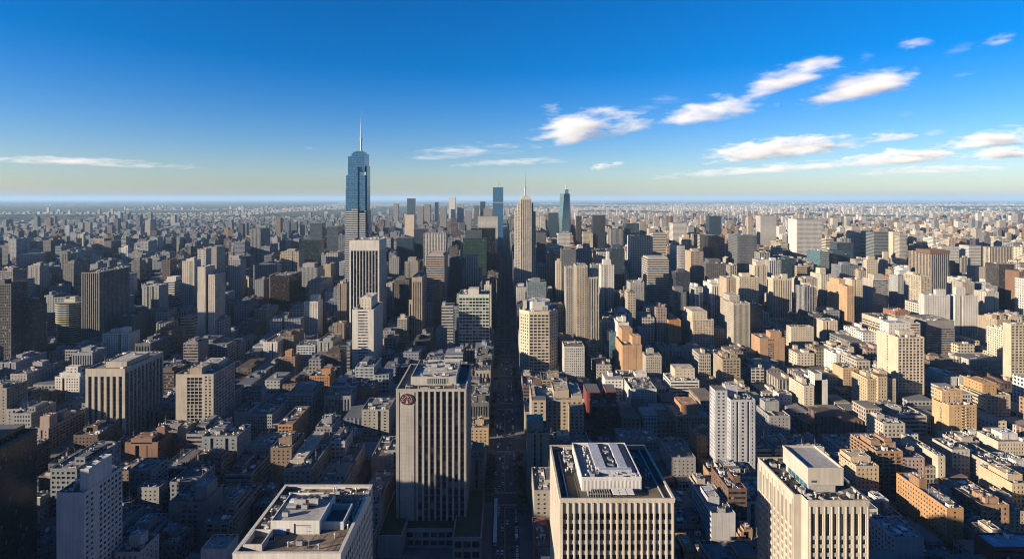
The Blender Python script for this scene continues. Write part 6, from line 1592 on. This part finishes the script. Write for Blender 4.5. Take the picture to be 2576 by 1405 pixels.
def street_trees():
    def leafmat(name, a, c):
        t = NT(name); p = t.pos(); oi = t.new('ShaderNodeObjectInfo').outputs['Random']
        v = t.math('ADD', t.math('MULTIPLY', t.noise(p, .9, 3, .6), .8), t.math('MULTIPLY', oi, .3)); return t.set(Base_Color=t.mix(v, a, c), Roughness=.8)
    M['leaf'] = leafmat('leaves_green', (.02, .035, .012), (.06, .08, .025)); M['leafgold'] = leafmat('leaves_gold', (.16, .10, .02), (.4, .28, .06)); M['bark'] = mat_plain('bark', (.09, .07, .05), .95)
    def tree(seed, key):
        R = random.Random(seed); tr, cr_ = MB(), MB(); h = R.uniform(3.2, 4.2)
        tr.cyl(0, 0, 0, h, .28, .17, 8, 'bark', False)
        for k in range(6):
            a = k * 1.05 + R.random(); l = R.uniform(1.8, 3)
            e = (l * cos(a), l * sin(a), h + R.uniform(1.2, 2.8))
            for s in (0, 1):
                o = ((.07, 0), (0, .07))[s]; tr.quads([[(-o[0], -o[1], h - .4), (o[0], o[1], h - .4), (e[0] + o[0] * .4, e[1] + o[1] * .4, e[2]), (e[0] - o[0] * .4, e[1] - o[1] * .4, e[2])]], 'bark')
        cl = [(R.uniform(-2.3, 2.3), R.uniform(-2.3, 2.3), h + R.uniform(.6, 4.4), R.uniform(.8, 1.6)) for _ in range(22)]
        for (x, y, z, r) in cl:
            for _ in range(26):
                v = Vector((R.gauss(0, 1), R.gauss(0, 1), R.gauss(0, 1))).normalized() * r * R.uniform(.55, 1.05)
                c = Vector((x, y, z)) + v; n = (v.normalized() + Vector((R.uniform(-.6, .6), R.uniform(-.6, .6), R.uniform(-.2, .8)))).normalized()
                u = n.orthogonal().normalized() * R.uniform(.22, .42); w = n.cross(u).normalized() * R.uniform(.18, .36)
                cr_.quads([[tuple(c - u - w), tuple(c + u - w), tuple(c + u + w), tuple(c - u + w)]], key)
        return tr.mesh('trunk'), cr_.mesh('crown')
    kinds = [tree(s, 'leaf') for s in (1, 2, 3)]; gold = tree(4, 'leafgold')
    spots = [(14.2 + random.uniform(-1, 1), y, 0) for y in (466, 474, 483, 492, 500, 509, 517, 526, 535, 556, 563)] + [(14.0, 545, 1), (14.4, 489.5, 1)]
    spots += [(-12.8 + random.uniform(-.6, .6), y, 0) for y in (498, 506, 515, 523, 532, 540, 549, 558)]
    spots += [(random.choice((-13.2, 14.5)), y, 0) for y in np.arange(622, 980, 13.0) if random.random() < .75]
    for i, (x, y, g) in enumerate(spots):
        tm, cm = gold if g else kinds[i % 3]
        lab = ('golden leaved tree on the sunny-side pavement of the avenue' if g else ('dark leafy tree on the sunny-side pavement of the avenue' if x > 0 else 'dark leafy tree on the shaded pavement beside the ochre flats') if y < 600 else 'dark tree on the pavement far up the avenue beyond the wide junction')
        r = empty('street_tree', (x, y, .15), lab, 'tree', 'trees along the avenue'); s = random.uniform(.85, 1.25); r.scale = (s, s, s); r.rotation_euler.z = random.random() * 6
        place('trunk', tm, r); place('crown', cm, r)

# ------------------------------------------------------------------ clouds: volumes far outside the haze
def cloud_mat(name, dens, thresh, stretch, soft):
    m = bpy.data.materials.new(name); m.use_nodes = True; n, l = m.node_tree.nodes, m.node_tree.links; n.clear()
    t = NT.__new__(NT); t.m, t.n, t.l = m, n, l
    out = n.new('ShaderNodeOutputMaterial'); pv = n.new('ShaderNodeVolumePrincipled'); l.new(pv.outputs[0], out.inputs['Volume'])
    tc = n.new('ShaderNodeTexCoord'); o = tc.outputs['Object']
    ln = n.new('ShaderNodeVectorMath'); ln.operation = 'LENGTH'; l.new(o, ln.inputs[0])
    fall = t.math('SUBTRACT', 1.0, ln.outputs['Value'])
    sep = n.new('ShaderNodeSeparateXYZ'); l.new(o, sep.inputs[0])
    p = n.new('ShaderNodeNewGeometry').outputs['Position']
    vt = n.new('ShaderNodeVectorTransform'); vt.vector_type = 'VECTOR'; vt.convert_from = 'WORLD'; vt.convert_to = 'OBJECT'
    nz = t.noise(t.scaled(p, stretch), 1.0, 8, .68)
    base = t.math('MULTIPLY', t.math('ADD', sep.outputs[2], .55), 4.0); base = t.ramp(base, 0, 1)      # flat underside
    v = t.math('ADD', t.math('MULTIPLY', fall, soft), t.math('MULTIPLY', t.math('SUBTRACT', nz, .5), 2.4))
    v = t.ramp(t.math('SUBTRACT', v, thresh), 0.0, .45, 0.0, dens); v = t.math('MULTIPLY', v, base)
    l.new(v, pv.inputs['Density']); pv.inputs['Color'].default_value = (.9, .91, .93, 1); pv.inputs['Anisotropy'].default_value = .0
    return m

def clouds():
    ms = [cloud_mat('cloud_thick', .0042, .205, (1 / 620., 1 / 600., 1 / 170.), .62), cloud_mat('cloud_thin', .0012, .20, (1 / 900., 1 / 800., 1 / 130.), .62)]
    import bmesh
    me = {}
    for k in (0, 1):
        b = bmesh.new(); bmesh.ops.create_icosphere(b, subdivisions=3, radius=1.0); me[k] = bpy.data.meshes.new('cloud'); b.to_mesh(me[k]); b.free(); me[k].materials.append(ms[k])
    L = [  # photo column, row, half width, half height, tilt (degrees), distance, thick or thin, label
        (1480, 325, 150, 38, 8, 9000, 0, 'long grey white cloud over the antenna towers'), (1800, 280, 140, 30, 9, 9000, 0, 'broad white cloud joined to the long grey white cloud'),
        (1392, 277, 36, 18, 5, 9000, 0, 'small puff over the end of the long cloud'), (1660, 262, 90, 16, 14, 9200, 1, 'thin veil above the broad white cloud'),
        (1995, 195, 130, 30, 17, 8000, 0, 'bright white cloud high in the sky'), (2165, 225, 150, 32, 12, 8000, 0, 'larger white cloud just below the bright high cloud'),
        (2300, 115, 62, 18, 12, 7500, 0, 'small high cloud near the top'), (2400, 128, 55, 14, 17, 7500, 1, 'thin slanted cloud near the top'), (2515, 108, 48, 18, 12, 7500, 0, 'small high cloud at the sky corner'),
        (2190, 178, 36, 9, 15, 7800, 1, 'wisp between two white clouds'), (2180, 146, 22, 12, 25, 7600, 1, 'tiny wisp near the top of the sky'), (2275, 290, 25, 10, 18, 9000, 1, 'tiny lone puff between the bigger white clouds'), (2420, 190, 36, 6, 12, 8500, 1, 'faint streak at the sky edge'), (2418, 287, 16, 5, 8, 9000, 1, 'tiny faint puff beside the sky edge'),
        (1965, 378, 190, 26, 5, 15000, 0, 'long flat cloud above the sunny plain'), (2240, 345, 58, 13, 4, 14000, 0, 'small rounded cloud above the plain'), (2350, 335, 32, 9, 10, 14000, 1, 'wisp beside the small rounded cloud'),
        (2490, 355, 125, 20, 5, 14000, 0, 'bright cloud at the sky edge'), (2260, 400, 150, 16, 4, 17000, 0, 'long low cloud over the plain'), (2520, 388, 110, 16, 3, 16000, 0, 'low cloud bank at the sky edge'), (2530, 326, 60, 10, 10, 14000, 1, 'grey wisp at the sky edge'),
        (1960, 425, 300, 11, 4, 22000, 1, 'lowest long cloud streak near the horizon'), (2350, 428, 220, 10, 2, 22000, 1, 'faint low cloud bank above the sunny horizon'), (2240, 382, 45, 9, 4, 17000, 0, 'puff over the long low cloud'),
        (1180, 383, 150, 16, 5, 16000, 1, 'faint cloud veil behind the spire tower'), (1290, 408, 150, 10, 3, 18000, 1, 'fainter veil lower behind the spire tower'), (1530, 418, 50, 9, 5, 18000, 0, 'small low puff over the antenna towers'), (780, 373, 38, 4, 0, 14000, 1, 'lone thin streak beside the spire tower'),
        (180, 408, 300, 10, -2, 16000, 1, 'pale streak low over the woods')]
    for (px, py, hw, hh, tilt, D, k, lab) in L:
        c = Vector((X(px, D), D, Z(py, D))); s = D / F
        o = place('cloud', me[k], None, c); o.scale = (hw * s * 1.15, hw * s * (.35 if k else .7), hh * s * 1.55); o.rotation_euler = (0, radians(-tilt), 0)
        tag(o, lab, 'cloud', 'clouds', kind='thing')

def haze():
    b = MB(); me = bpy.data.meshes.new('haze')
    x, y0, y1, z0, z1 = 97000, -5000, 96000, -1.0, 485.0
    v = [(-x, y0, z0), (x, y0, z0), (x, y1, z0), (-x, y1, z0), (-x, y0, z1), (x, y0, z1), (x, y1, z1), (-x, y1, z1)]
    me.from_pydata(v, [], [(3, 2, 1, 0), (4, 5, 6, 7), (0, 1, 5, 4), (1, 2, 6, 5), (2, 3, 7, 6), (3, 0, 4, 7)])
    m = bpy.data.materials.new('haze'); m.use_nodes = True; n, l = m.node_tree.nodes, m.node_tree.links; n.clear()
    out = n.new('ShaderNodeOutputMaterial'); pv = n.new('ShaderNodeVolumePrincipled')
    pv.inputs['Color'].default_value = (.36, .59, .88, 1); pv.inputs['Density'].default_value = HAZE; pv.inputs['Anisotropy'].default_value = 0.0
    l.new(pv.outputs[0], out.inputs['Volume']); me.materials.append(m)
    tag(place('haze', me, None), 'thin blue haze over the whole city', 'haze', kind='stuff')
HAZE = 2.2e-5


land()
specials()
heroes()
lettering()
city_mass(fillers())
traffic()
street_trees()
clouds()
haze()
